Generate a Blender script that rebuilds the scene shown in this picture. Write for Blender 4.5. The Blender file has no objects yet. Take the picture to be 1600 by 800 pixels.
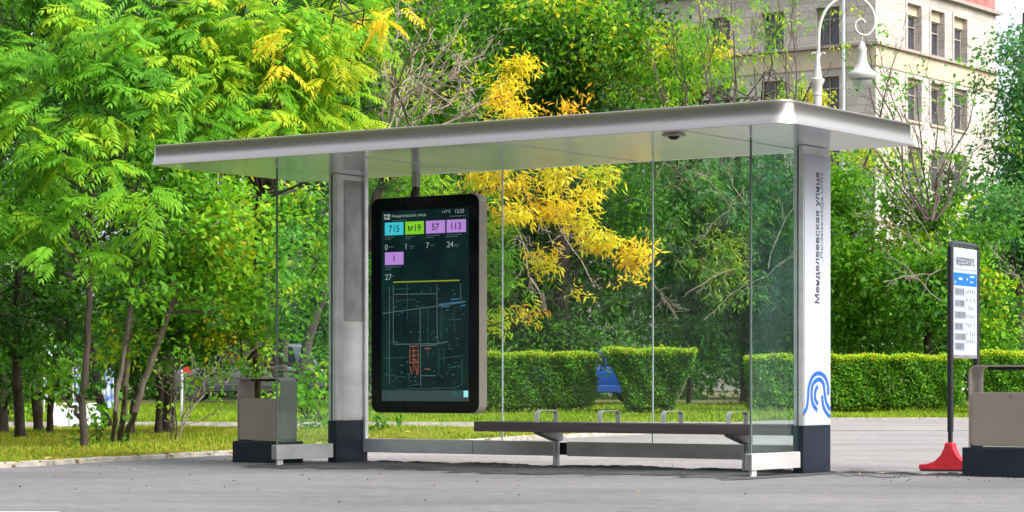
import bpy, bmesh, math, random
import numpy as np
from mathutils import Vector, Matrix
C = bpy.context.scene.collection
rnd = random.Random(7)
rng = np.random.default_rng(11)
R = math.radians

# ------------------------------------------------------------------ camera
F, HY, HC = 3853.8, 598.1, 0.7694            # focal length in px of the 1600 px photo, horizon row, eye height
TH = 0.6038                                   # turn of the shelter
X0, Y0 = 2.4276, 20.5372                      # near corner of the lettered column
cs, sn = math.cos(TH), math.sin(TH)
cam = bpy.data.cameras.new('camera'); camo = bpy.data.objects.new('camera', cam); C.objects.link(camo)
camo.location = (0, 0, HC); camo.rotation_euler = (R(90), 0, 0)
cam.sensor_width = 36; cam.lens = 36 * F / 1600; cam.shift_y = (HY - 400) / 1600
cam.clip_end = 3000; cam.clip_start = 0.5
bpy.context.scene.camera = camo
# ------------------------------------------------------------------ light
SUN = Vector((0.80, -0.62, 0.95)).normalized()
w = bpy.data.worlds.new("World"); bpy.context.scene.world = w; w.use_nodes = True
nt = w.node_tree; bg = nt.nodes['Background']
sky = nt.nodes.new('ShaderNodeTexSky'); sky.sky_type = 'NISHITA'; sky.sun_disc = False
sky.sun_elevation = math.asin(SUN.z); sky.sun_rotation = math.atan2(SUN.x, SUN.y)
sky.air_density = 1.0; sky.dust_density = 4.0; sky.ozone_density = 1.0
hs = nt.nodes.new('ShaderNodeHueSaturation'); hs.inputs['Saturation'].default_value = 0.34
nt.links.new(sky.outputs[0], hs.inputs['Color']); nt.links.new(hs.outputs[0], bg.inputs['Color'])
bg.inputs['Strength'].default_value = 0.15
sl = bpy.data.lights.new('sun', 'SUN'); sl.energy = 1.65; sl.angle = R(38); sl.color = (1.0, 0.97, 0.91)
so = bpy.data.objects.new('sun', sl); C.objects.link(so); so.rotation_euler = SUN.to_track_quat('Z', 'Y').to_euler()
vs = bpy.context.scene.view_settings
vs.view_transform = 'Standard'; vs.look = 'None'; vs.gamma = 1; vs.use_curve_mapping = False
vs.exposure = 1.25
bpy.context.scene.cycles.max_bounces = 10; bpy.context.scene.cycles.transparent_max_bounces = 24
bpy.context.scene.cycles.use_denoising = True

# ------------------------------------------------------------------ measuring helpers
def at(px, py, Y): return np.array([(px - 800) / F * Y, Y, HC + (HY - py) / F * Y])
def gy(py, z=0.0): return (HC - z) * F / (py - HY)
def u_of(px, v):
    k = (px - 800) / F
    return (X0 + sn * v - k * Y0 - k * cs * v) / (cs + k * sn)
def v_of(px, u):
    k = (px - 800) / F
    return (k * (Y0 + sn * u) - X0 + cs * u) / (sn - k * cs)
def z_of(py, u, v): return HC + (HY - py) * (Y0 + sn * u + cs * v) / F
def wpos(u, v, z=0.0): return (X0 - cs * u + sn * v, Y0 + sn * u + cs * v, z)
def ter(x, y):                                # height of the lawn and the land behind it
    t = min(1, max(0, (y - 50) / 26)); return 0.24 * t * t * (3 - 2 * t)

# ------------------------------------------------------------------ materials
def mat(name, col, rough=0.5, metal=0.0, spec=0.5, noise=0.0, nscale=6.0, bump=0.0, bscale=60.0, emit=0.0, coat=0.0, stretch=None, col2=None, detail=5):
    m = bpy.data.materials.new(name); m.use_nodes = True
    n = m.node_tree.nodes; l = m.node_tree.links; b = n['Principled BSDF']
    b.inputs['Base Color'].default_value = (*col, 1); b.inputs['Roughness'].default_value = rough
    b.inputs['Metallic'].default_value = metal; b.inputs['Specular IOR Level'].default_value = spec
    b.inputs['Coat Weight'].default_value = coat
    tc = n.new('ShaderNodeTexCoord'); vec = tc.outputs['Object']
    if stretch:
        mp = n.new('ShaderNodeMapping'); mp.inputs['Scale'].default_value = stretch; l.new(vec, mp.inputs[0]); vec = mp.outputs[0]
    if noise or col2:
        t = n.new('ShaderNodeTexNoise'); t.inputs['Scale'].default_value = nscale; t.inputs['Detail'].default_value = detail; l.new(vec, t.inputs['Vector'])
        r = n.new('ShaderNodeValToRGB'); l.new(t.outputs['Fac'], r.inputs[0])
        c2 = col2 if col2 else tuple(min(1, c * (1 + noise)) for c in col)
        c1 = col if col2 else tuple(c * (1 - noise) for c in col)
        r.color_ramp.elements[0].position = 0.32; r.color_ramp.elements[1].position = 0.68
        r.color_ramp.elements[0].color = (*c1, 1); r.color_ramp.elements[1].color = (*c2, 1)
        l.new(r.outputs[0], b.inputs['Base Color'])
    if bump:
        t2 = n.new('ShaderNodeTexNoise'); t2.inputs['Scale'].default_value = bscale; t2.inputs['Detail'].default_value = 6; l.new(vec, t2.inputs['Vector'])
        bp = n.new('ShaderNodeBump'); bp.inputs['Strength'].default_value = bump; bp.inputs['Distance'].default_value = 0.02
        l.new(t2.outputs['Fac'], bp.inputs['Height']); l.new(bp.outputs[0], b.inputs['Normal'])
    if emit:
        b.inputs['Emission Color'].default_value = (*col, 1); b.inputs['Emission Strength'].default_value = emit
    return m

def glass_mat(name, tint, refl=1.0, film=0.03, fcol=(.8, .85, .82)):
    m = bpy.data.materials.new(name); m.use_nodes = True; n = m.node_tree.nodes; l = m.node_tree.links
    n.remove(n['Principled BSDF']); out = n['Material Output']
    tr = n.new('ShaderNodeBsdfTransparent'); tr.inputs[0].default_value = (*tint, 1)
    gl = n.new('ShaderNodeBsdfGlossy'); gl.inputs['Roughness'].default_value = 0.0
    fr = n.new('ShaderNodeFresnel'); fr.inputs['IOR'].default_value = 1.5
    ge = n.new('ShaderNodeNewGeometry'); sb = n.new('ShaderNodeMath'); sb.operation = 'SUBTRACT'; sb.inputs[0].default_value = refl; l.new(ge.outputs['Backfacing'], sb.inputs[1]); sb.use_clamp = True
    ml = n.new('ShaderNodeMath'); ml.operation = 'MULTIPLY'; l.new(sb.outputs[0], ml.inputs[1]); l.new(fr.outputs[0], ml.inputs[0])
    mx = n.new('ShaderNodeMixShader'); l.new(ml.outputs[0], mx.inputs[0]); l.new(tr.outputs[0], mx.inputs[1]); l.new(gl.outputs[0], mx.inputs[2])
    # dust and wiping smears
    tc = n.new('ShaderNodeTexCoord'); mp = n.new('ShaderNodeMapping'); mp.inputs['Scale'].default_value = (2.2, 2.2, .8); l.new(tc.outputs['Object'], mp.inputs[0])
    t = n.new('ShaderNodeTexNoise'); t.inputs['Scale'].default_value = 1.6; t.inputs['Detail'].default_value = 8; t.inputs['Roughness'].default_value = .6; l.new(mp.outputs[0], t.inputs['Vector'])
    r = n.new('ShaderNodeMapRange'); r.inputs['From Min'].default_value = .35; r.inputs['From Max'].default_value = .75; r.inputs['To Min'].default_value = film * .45; r.inputs['To Max'].default_value = film * 2.2; l.new(t.outputs['Fac'], r.inputs[0])
    df = n.new('ShaderNodeBsdfDiffuse'); df.inputs[0].default_value = (*fcol, 1)
    m2 = n.new('ShaderNodeMixShader'); l.new(r.outputs[0], m2.inputs[0]); l.new(mx.outputs[0], m2.inputs[1]); l.new(df.outputs[0], m2.inputs[2])
    l.new(m2.outputs[0], out.inputs['Surface']); return m

def leaf_mat(name, ramp, trans=0.45, rough=0.6):
    m = bpy.data.materials.new(name); m.use_nodes = True; n = m.node_tree.nodes; l = m.node_tree.links
    b = n['Principled BSDF']; out = n['Material Output']
    a = n.new('ShaderNodeAttribute'); a.attribute_name = 'tint'
    r = n.new('ShaderNodeValToRGB'); l.new(a.outputs['Fac'], r.inputs[0])
    e = r.color_ramp.elements
    while len(e) < len(ramp): e.new(0.5)
    for i, (p, c) in enumerate(ramp): e[i].position = p; e[i].color = (*c, 1)
    l.new(r.outputs[0], b.inputs['Base Color']); b.inputs['Roughness'].default_value = rough; b.inputs['Specular IOR Level'].default_value = 0.25
    t = n.new('ShaderNodeBsdfTranslucent')
    g = n.new('ShaderNodeMix'); g.data_type = 'RGBA'; g.blend_type = 'MULTIPLY'; g.inputs[0].default_value = 1.0
    l.new(r.outputs[0], g.inputs[6]); g.inputs[7].default_value = (1.35, 1.35, 0.7, 1); l.new(g.outputs[2], t.inputs[0])
    mx = n.new('ShaderNodeMixShader'); mx.inputs[0].default_value = trans
    l.new(b.outputs[0], mx.inputs[1]); l.new(t.outputs[0], mx.inputs[2]); l.new(mx.outputs[0], out.inputs['Surface']); return m

LEAF = [(0.0, (0.022, 0.062, 0.014)), (0.2, (0.045, 0.145, 0.018)), (0.36, (0.095, 0.285, 0.020)), (0.48, (0.165, 0.420, 0.022)), (0.58, (0.300, 0.490, 0.022)), (0.68, (0.480, 0.520, 0.024)), (0.82, (0.760, 0.590, 0.030)), (1.0, (0.700, 0.340, 0.02))]
LEAFB = [(0.0, (0.018, 0.085, 0.045)), (0.3, (0.050, 0.185, 0.075)), (0.6, (0.130, 0.330, 0.060)), (0.8, (0.320, 0.440, 0.040)), (1.0, (0.6, 0.42, 0.02))]
M = {}
M['leaf'] = leaf_mat('leaf', LEAF)
M['leaf_blue'] = leaf_mat('leaf_blue_green', LEAFB)
M['grass'] = leaf_mat('grass_blade', [(0, (0.07, 0.14, 0.012)), (0.45, (0.22, 0.36, 0.015)), (0.72, (0.38, 0.38, 0.03)), (1, (0.42, 0.30, 0.09))], 0.3)
M['fallen'] = leaf_mat('fallen_leaf', [(0, (0.25, 0.14, 0.05)), (0.5, (0.42, 0.29, 0.06)), (1, (0.62, 0.46, 0.14))], 0.1)
M['bark'] = mat('bark', (0.055, 0.042, 0.032), 0.9, noise=0.5, nscale=9, bump=0.9, bscale=25, stretch=(1, 1, 0.25))
M['bark_pale'] = mat('bark_pale', (0.17, 0.135, 0.105), 0.9, noise=0.45, nscale=10, bump=0.8, bscale=25, stretch=(1, 1, 0.25))
M['twig'] = mat('twig', (0.27, 0.215, 0.175), 0.9, noise=0.3, nscale=4)
M['twig_dark'] = mat('twig_dark', (0.085, 0.06, 0.055), 0.9, noise=0.3, nscale=4)
M['soil'] = mat('soil', (0.050, 0.062, 0.016), 0.95, noise=0.5, nscale=1.5, bump=0.5, bscale=20, col2=(0.13, 0.13, 0.03))
M['fascia'] = mat('brushed_fascia', (0.60, 0.555, 0.515), 0.28, 1.0, noise=0.05, nscale=3, stretch=(0.3, 0.3, 8))
M['soffit'] = mat('soffit_paint', (0.57, 0.59, 0.615), 0.13, 0.0, spec=0.38, noise=0.03, nscale=1.2)
M['seam'] = mat('pale_seam', (0.75, 0.75, 0.68), 0.5)
M['steel'] = mat('brushed_steel', (0.68, 0.68, 0.68), 0.42, 0.55, noise=0.14, nscale=2.2, stretch=(1, 1, 3))
M['steel_dark'] = mat('dull_steel', (0.34, 0.335, 0.33), 0.45, 0.7, noise=0.22, nscale=5)
M['white_panel'] = mat('white_panel', (0.36, 0.375, 0.425), 0.5, 0.0, spec=0.25, noise=0.02)
M['navy'] = mat('navy_enamel', (0.011, 0.017, 0.029), 0.35, 0.0, spec=0.35, noise=0.25, nscale=3)
M['black'] = mat('black_frame', (0.010, 0.012, 0.016), 0.3)
M['screen_black'] = mat('screen_border', (0.003, 0.004, 0.007), 0.06, spec=0.35)
M['beige_metal'] = mat('beige_metal', (0.36, 0.32, 0.255), 0.42, 0.25, noise=0.05)
M['bin_brown'] = mat('bin_brown', (0.275, 0.232, 0.195), 0.42, 0.1, noise=0.06, nscale=3, bump=0.05, bscale=200)
M['bench_wood'] = mat('bench_plank', (0.095, 0.068, 0.072), 0.55, noise=0.2, nscale=5, stretch=(0.4, 6, 6))
M['rubber'] = mat('dark_rubber', (0.015, 0.015, 0.016), 0.7)
M['text_dark'] = mat('dark_lettering', (0.012, 0.018, 0.04), 0.5)
M['text_grey'] = mat('grey_lettering', (0.10, 0.105, 0.13), 0.5)
M['blue'] = mat('emblem_blue', (0.008, 0.095, 0.42), 0.45)
M['edge'] = mat('glass_edge', (0.12, 0.16, 0.145), 0.2)
M['seal'] = mat('glazing_seal', (0.50, 0.60, 0.57), 0.35)
M['glass'] = glass_mat('clear_glass', (0.975, 0.992, 0.986), 1.0, 0.013)
M['glass_green'] = glass_mat('green_glass', (0.91, 0.975, 0.962), 1.0, 0.012, (.45, .78, .75))
M['lamp_white'] = mat('lamp_white', (0.44, 0.44, 0.42), 0.4, noise=0.04)
M['lamp_glass'] = glass_mat('lamp_glass', (0.80, 0.82, 0.82), 1.0, .16)
M['red'] = mat('red_plastic', (0.50, 0.014, 0.026), 0.5, noise=0.25, nscale=9, bump=.15, bscale=30)
M['paper'] = mat('sign_paper', (0.38, 0.42, 0.48), 0.3)
M['sign_blue'] = mat('sign_blue', (0.012, 0.13, 0.48), 0.35)
M['sign_grey'] = mat('sign_grey', (0.30, 0.34, 0.40), 0.4)
M['kerb'] = mat('kerb_stone', (0.36, 0.33, 0.29), 0.9, noise=0.25, nscale=5, bump=0.4)
M['conc'] = mat('concrete_white', (0.66, 0.66, 0.68), 0.85, noise=0.1, nscale=3, bump=0.2)
M['line'] = mat('road_paint', (0.68, 0.68, 0.66), 0.7, noise=0.1, nscale=12)

def asphalt(name, c1, c2, big=0.35, sc=240):
    m = mat(name, c1, 0.88, noise=0.1, nscale=big, col2=c2, bump=0.45, bscale=sc, detail=9)
    n = m.node_tree.nodes; l = m.node_tree.links; b = n['Principled BSDF']
    src = b.inputs['Base Color'].links[0].from_socket
    t = n.new('ShaderNodeTexNoise'); t.inputs['Scale'].default_value = 160; t.inputs['Detail'].default_value = 2
    tc = [x for x in n if x.type == 'TEX_COORD'][0]; l.new(tc.outputs['Object'], t.inputs['Vector'])
    r = n.new('ShaderNodeValToRGB'); l.new(t.outputs['Fac'], r.inputs[0]); r.color_ramp.elements[0].position = .3; r.color_ramp.elements[1].position = .7
    r.color_ramp.elements[0].color = (.62, .62, .62, 1); r.color_ramp.elements[1].color = (1.32, 1.32, 1.32, 1)
    # streaks of wear and faint damp stains, long across the road
    t3 = n.new('ShaderNodeTexNoise'); t3.inputs['Scale'].default_value = 1.1; t3.inputs['Detail'].default_value = 7; t3.inputs['Roughness'].default_value = .65
    mp = n.new('ShaderNodeMapping'); mp.inputs['Scale'].default_value = (.35, 1.1, 1); mp.inputs['Rotation'].default_value = (0, 0, .5); l.new(tc.outputs['Object'], mp.inputs[0]); l.new(mp.outputs[0], t3.inputs['Vector'])
    r3 = n.new('ShaderNodeValToRGB'); l.new(t3.outputs['Fac'], r3.inputs[0]); r3.color_ramp.elements[0].position = .36; r3.color_ramp.elements[1].position = .55
    r3.color_ramp.elements[0].color = (.80, .80, .82, 1); r3.color_ramp.elements[1].color = (1, 1, 1, 1)
    t4 = n.new('ShaderNodeTexNoise'); t4.inputs['Scale'].default_value = 7; t4.inputs['Detail'].default_value = 8; t4.inputs['Roughness'].default_value = .7; l.new(tc.outputs['Object'], t4.inputs['Vector'])
    r4 = n.new('ShaderNodeValToRGB'); l.new(t4.outputs['Fac'], r4.inputs[0]); r4.color_ramp.elements[0].position = .34; r4.color_ramp.elements[1].position = .66
    r4.color_ramp.elements[0].color = (.78, .78, .78, 1); r4.color_ramp.elements[1].color = (1.14, 1.14, 1.14, 1)
    for o_ in (r, r3, r4):
        g = n.new('ShaderNodeMix'); g.data_type = 'RGBA'; g.blend_type = 'MULTIPLY'; g.inputs[0].default_value = 1
        l.new(src, g.inputs[6]); l.new(o_.outputs[0], g.inputs[7]); src = g.outputs[2]
    l.new(src, b.inputs['Base Color'])
    return m
M['asphalt'] = asphalt('asphalt', (0.152, 0.150, 0.155), (0.222, 0.213, 0.217))
M['paving'] = asphalt('pale_paving', (0.27, 0.25, 0.248), (0.335, 0.31, 0.306))
M['patch'] = asphalt('shaded_dirty_asphalt', (0.036, 0.036, 0.038), (0.12, 0.117, 0.119), 1.6)  # dark tone holds dirt plus the painted shade beneath the shelter
M['stain'] = asphalt('stained_asphalt', (0.115, 0.112, 0.115), (0.19, 0.185, 0.187), 3.0)
M['tar'] = mat('broken_tar', (0.022, 0.022, 0.024), 0.95, noise=.4, nscale=20, bump=.6)
M['path'] = asphalt('path_paving', (0.30, 0.27, 0.25), (0.38, 0.34, 0.31))

# ------------------------------------------------------------------ object helpers
def tag(o, label=None, cat=None, group=None, kind=None):
    for k, v in (('label', label), ('category', cat), ('group', group), ('kind', kind)):
        if v: o[k] = v
    return o
def empty(name, loc, rz=0.0, label=None, cat=None, group=None):
    o = bpy.data.objects.new(name, None); C.objects.link(o); o.location = loc; o.rotation_euler = (0, 0, rz); o.empty_display_size = .2
    return tag(o, label, cat, group)
def link(name, me, m=None, parent=None):
    o = bpy.data.objects.new(name, me); C.objects.link(o)
    if m is not None and not me.materials: me.materials.append(m)
    if parent is not None: o.parent = parent
    return o
class MB:
    def __init__(s): s.v = []; s.f = []; s.sm = False
    def add(s, vs, fs):
        b = len(s.v); s.v += [tuple(float(c) for c in p) for p in vs]; s.f += [tuple(i + b for i in f) for f in fs]; return s
    def box(s, a, b):
        x0, y0, z0 = [min(i, j) for i, j in zip(a, b)]; x1, y1, z1 = [max(i, j) for i, j in zip(a, b)]
        return s.add([(x0, y0, z0), (x1, y0, z0), (x1, y1, z0), (x0, y1, z0), (x0, y0, z1), (x1, y0, z1), (x1, y1, z1), (x0, y1, z1)],
                     [(0, 3, 2, 1), (4, 5, 6, 7), (0, 1, 5, 4), (1, 2, 6, 5), (2, 3, 7, 6), (3, 0, 4, 7)])
    def tube(s, pts, rad, n=6, cap=True):
        pts = [np.asarray(p, float) for p in pts]
        if not hasattr(rad, '__len__'): rad = [rad] * len(pts)
        vs = []; up = None
        for i, p in enumerate(pts):
            d = pts[min(i + 1, len(pts) - 1)] - pts[max(i - 1, 0)]; d = d / (np.linalg.norm(d) + 1e-9)
            if up is None:
                a = np.array([0, 0, 1.0]) if abs(d[2]) < .9 else np.array([1.0, 0, 0]); up = np.cross(d, a)
            up = up - d * up.dot(d); up /= np.linalg.norm(up) + 1e-9; q = np.cross(d, up)
            for k in range(n):
                t = 2 * math.pi * k / n; vs.append(p + rad[i] * (up * math.cos(t) + q * math.sin(t)))
        fs = []
        for i in range(len(pts) - 1):
            for k in range(n): fs.append((i * n + k, i * n + (k + 1) % n, (i + 1) * n + (k + 1) % n, (i + 1) * n + k))
        if cap: fs.append(tuple(range(n - 1, -1, -1))); fs.append(tuple((len(pts) - 1) * n + k for k in range(n)))
        return s.add(vs, fs)
    def lathe(s, prof, c, n=24):
        vs = [(c[0] + r * math.cos(2 * math.pi * k / n), c[1] + r * math.sin(2 * math.pi * k / n), c[2] + z) for r, z in prof for k in range(n)]
        fs = [(i * n + k, i * n + (k + 1) % n, (i + 1) * n + (k + 1) % n, (i + 1) * n + k) for i in range(len(prof) - 1) for k in range(n)]
        return s.add(vs, fs)
    def prism(s, poly, o, a, b, t):
        """polygon of (p,q) in the plane o + p*a + q*b, given thickness vector t"""
        o, a, b, t = [np.asarray(x, float) for x in (o, a, b, t)]
        n = len(poly); P = [o + p * a + q * b for p, q in poly]; Q = [p + t for p in P]
        return s.add(P + Q, [tuple(range(n - 1, -1, -1)), tuple(range(n, 2 * n))] + [(i, (i + 1) % n, (i + 1) % n + n, i + n) for i in range(n)])
    def build(s, name, m, parent=None, bevel=0.0, smooth=False, recalc=True, seg=2):
        me = bpy.data.meshes.new(name); me.from_pydata(s.v, [], s.f)
        if bevel or recalc:
            bm = bmesh.new(); bm.from_mesh(me)
            bmesh.ops.recalc_face_normals(bm, faces=bm.faces)
            if bevel:
                es = [e for e in bm.edges if len(e.link_faces) == 2 and e.calc_face_angle(0) > .5]
                bmesh.ops.bevel(bm, geom=es, offset=bevel, segments=seg, affect='EDGES', profile=.5)
            bm.to_mesh(me); bm.free()
        if smooth:
            for p in me.polygons: p.use_smooth = True
            try: me.set_sharp_from_angle(angle=R(40))
            except Exception: pass
        return link(name, me, m, parent)
def rrect(x0, z0, x1, z1, r, n=6):
    out = []
    for cx, cz, a0 in ((x1 - r, z1 - r, 0), (x0 + r, z1 - r, 90), (x0 + r, z0 + r, 180), (x1 - r, z0 + r, 270)):
        for k in range(n + 1):
            t = R(a0 + 90 * k / n); out.append((cx + r * math.cos(t), cz + r * math.sin(t)))
    return out
def text_mesh(txt, o, a, b, width=None, height=None, bold=0.0, align='LEFT'):
    """writing laid on the plane o + x*a + y*b; WIDTH fits the line's length, else HEIGHT is the size of the letters"""
    cu = bpy.data.curves.new('writing', 'FONT'); cu.body = txt; cu.size = 1; cu.offset = bold; cu.fill_mode = 'FRONT'; cu.resolution_u = 3
    ob = bpy.data.objects.new('writing', cu); C.objects.link(ob)
    dg = bpy.context.evaluated_depsgraph_get(); me = bpy.data.meshes.new_from_object(ob.evaluated_get(dg))
    bpy.data.objects.remove(ob); bpy.data.curves.remove(cu)
    co = np.array([v.co for v in me.vertices]) if len(me.vertices) else np.zeros((1, 3))
    x0, x1 = co[:, 0].min(), co[:, 0].max()
    s = width / (x1 - x0) if width else height
    off = {'LEFT': -x0, 'RIGHT': -x1, 'CENTER': -(x0 + x1) / 2}[align]
    o, a, b = [np.asarray(q, float) for q in (o, a, b)]
    for v in me.vertices: v.co = Vector(o + (v.co.x + off) * s * a + v.co.y * s * b)
    return me
def text(name, txt, o, a, b, m, parent, **k): return link(name, text_mesh(txt, o, a, b, **k), m, parent)
def merge(name, meshes, m, parent):
    bm = bmesh.new()
    for me in meshes: bm.from_mesh(me); bpy.data.meshes.remove(me)
    me = bpy.data.meshes.new(name); bm.to_mesh(me); bm.free(); return link(name, me, m, parent)
def copy_tree(o, parent=None):
    c = o.copy(); C.objects.link(c)
    if parent is not None: c.parent = parent
    for ch in list(o.children): copy_tree(ch, c)
    return c
def sheet(name, poly, z, m, kind='structure'):
    me = bpy.data.meshes.new(name); me.from_pydata([(x, y, z if not callable(z) else z(x, y)) for x, y in poly], [], [tuple(range(len(poly)))])
    bm = bmesh.new(); bm.from_mesh(me)
    for f in bm.faces:
        if f.normal.z < 0: f.normal_flip()
    bmesh.ops.triangulate(bm, faces=bm.faces); bm.to_mesh(me); bm.free()
    return tag(link(name, me, m), kind=kind)

# ================================================================== SETTING
# the land: one sheet to the horizon
xs = [-900, -300, -120, -60, -30, -15, -8, 0, 8, 15, 30, 60, 120, 300, 900]
ys = [-600, -100, -20, 5, 15, 25, 35, 44, 50, 53, 56, 59, 62, 65, 68, 71, 74, 77, 90, 130, 200, 400, 1500]
vsx = [(x, y, ter(x, y) - .02) for y in ys for x in xs]; nx = len(xs)
me = bpy.data.meshes.new('ground'); me.from_pydata(vsx, [], [(j * nx + i, j * nx + i + 1, (j + 1) * nx + i + 1, (j + 1) * nx + i) for j in range(len(ys) - 1) for i in range(nx - 1)])
tag(link('ground', me, M['soil']), kind='structure')
# kerb of the tree strip: world points read along its foot
KL = [(-16.0, 0.0), (-7.2, 15.6), (gx := (0 - 800) / F * gy(733), gy(733)), ((360 - 800) / F * gy(712), gy(712)), ((600 - 800) / F * gy(700), gy(700)), ((834 - 800) / F * gy(687), gy(687)), (3.4, 40.0)]
wob = lambda x: .05 * math.sin(x * 3.1) + .04 * math.sin(x * 7.7 + 1) + .025 * math.sin(x * 17.3)
sheet('pavement', KL[1:] + [(3.4, 44.0), (4.2, 47.5), (5.2, 50.5), (7, 52), (60, 52), (60, 5), (-7.2, 5)], 0.0, M['paving'])
# the road surface's ragged edge runs just behind the shelter
edge = []
for i in range(121):
    t = i / 120; u = 9.5 - t * 19
    vv = .44 + wob(u * 1.3) * 1.2 + (.25 * max(0, u - 5.6)) + (-.10 * max(0, -u - .3))
    edge.append(wpos(u, vv)[:2])
sheet('road', [(-60, -80), (-16, -20), (-16.0, 0.0), (-7.2, 15.6), KL[2]] + [KL[3]] + [p for p in edge if p[0] > KL[3][0] + .25] + [(60, 2), (60, -80)], 0.008, M['asphalt'])
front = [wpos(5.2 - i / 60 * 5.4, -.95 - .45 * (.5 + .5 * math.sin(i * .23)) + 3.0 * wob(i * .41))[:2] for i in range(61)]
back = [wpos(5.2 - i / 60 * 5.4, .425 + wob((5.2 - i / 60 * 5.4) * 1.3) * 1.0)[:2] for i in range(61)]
sheet('shade_dirt_patch', front + back[::-1], 0.013, M['patch'])  # soft shade under roof and bench painted as a dark sheet, with dirt
def blot(name, px, py, rx, ry, z, m, seed):
    g = np.random.default_rng(seed); Yb_ = gy(py); Xb_ = (px - 800) / F * Yb_; p = []
    for i in range(40):
        t = 2 * math.pi * i / 40; k = 1 + .22 * math.sin(3 * t + seed) + .14 * math.sin(7 * t + 2 * seed) + .08 * g.normal()
        p.append((Xb_ + rx * k * math.cos(t), Yb_ + ry * k * math.sin(t)))
    return sheet(name, p, z, m)
blot('stain', 1372, 741, .28, .8, .0125, M['stain'], 1); blot('stain', 1330, 742, .14, .5, .0135, M['stain'], 2)
jb = MB()
for y_, w_ in ((39.4, .16),): jb.box((3.6, y_, .003), (40, y_ + w_, .0045))
tag(jb.build('paving_joint', M['asphalt']), kind='structure')
lip = MB(); ll = []
for i in range(241):
    u = 5.3 - i / 240 * 6.6; v = .43 + wob(u * 1.3) * 1.0 + .012 * math.sin(i * 1.9) + rnd.uniform(-.008, .008) - (.10 * max(0, -u - .3)); h = .012 + .016 * abs(math.sin(i * .13 + math.sin(i * .031) * 3)) + rnd.uniform(0, .007); ll.append((u, v, h))
for k in range(240):
    (ua, va, ha), (ub_, vb, hb) = ll[k], ll[k + 1]; P_ = [wpos(ua, va - .10, .009), wpos(ub_, vb - .10, .009), wpos(ub_, vb, hb), wpos(ua, va, ha), wpos(ub_, vb + .015, .0), wpos(ua, va + .015, .0)]
    lip.add(P_, [(0, 1, 2, 3), (3, 2, 4, 5)])
tag(lip.build('asphalt_edge', M['tar'], recalc=False), kind='structure')
sheet('path', [(-60, 40.2), (3.4, 40.2), (3.4, 44.0), (-60, 44.0)], 0.004, M['path'])
tag(MB().box((-3.6, 14.0, .009), (-2.66, 14.50, .0125)).build('road_marking', M['line']), kind='structure')
kb = MB()
for i in range(len(KL) - 1):
    a, b = np.array(KL[i]), np.array(KL[i + 1]); d = (b - a) / np.linalg.norm(b - a); n_ = np.array([-d[1], d[0]]); L_ = np.linalg.norm(b - a); k = 0.0
    while k < L_ - .05:
        e = min(L_, k + 1.0); p, q = a + d * (k + .006), a + d * (e - .006); h = .055 + rnd.uniform(-.006, .006)
        kb.prism([(0, 0), (1, 0), (1, 1), (0, 1)], (*p, -.02), (*(q - p), 0), (*(n_ * .11), 0), (0, 0, h + .02)); k = e
tag(kb.build('kerb', M['kerb'], bevel=.008, seg=1), kind='structure')
kb = MB()
for i in range(30): kb.box((-30 + i * 1.15, 44.0, 0), (-30 + i * 1.15 + 1.13, 44.13, .07))
for i in range(40): kb.box((5.3 + i * 1.1, 52.0, -.01), (5.3 + i * 1.1 + 1.08, 52.12, .035))
tag(kb.build('lawn_kerb', M['kerb']), kind='structure')

# ------------------------------------------------------------------ leaves
def leaf_object(name, P, D, Nn, Ln, Wd, T, m, parent=None, org=(0, 0, 0), fold=.12):
    """one quad per leaf: P base, D direction, Nn rough normal"""
    D = D / (np.linalg.norm(D, axis=1, keepdims=True) + 1e-9)
    S = np.cross(D, Nn); S /= np.linalg.norm(S, axis=1, keepdims=True) + 1e-9
    Nr = np.cross(S, D); L1 = Ln[:, None]; W1 = Wd[:, None]; P = P - np.asarray(org)
    mid = P + D * L1 * .42; tip = P + D * L1 - Nr * L1 * .08
    V = np.stack([P, mid + S * W1 * .5 + Nr * W1 * fold, tip, mid - S * W1 * .5 + Nr * W1 * fold], 1).reshape(-1, 3)
    n = len(P); me = bpy.data.meshes.new(name)
    me.vertices.add(4 * n); me.vertices.foreach_set('co', V.astype(np.float32).ravel())
    me.loops.add(4 * n); me.loops.foreach_set('vertex_index', np.arange(4 * n, dtype=np.int32))
    me.polygons.add(n); me.polygons.foreach_set('loop_start', np.arange(0, 4 * n, 4, dtype=np.int32))
    at_ = me.attributes.new('tint', 'FLOAT', 'FACE'); at_.data.foreach_set('value', np.clip(T, 0, 1).astype(np.float32))
    me.update(calc_edges=True)
    return link(name, me, m, parent)
def unit(n): a = rng.normal(size=(n, 3)); return a / np.linalg.norm(a, axis=1, keepdims=True)
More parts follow.
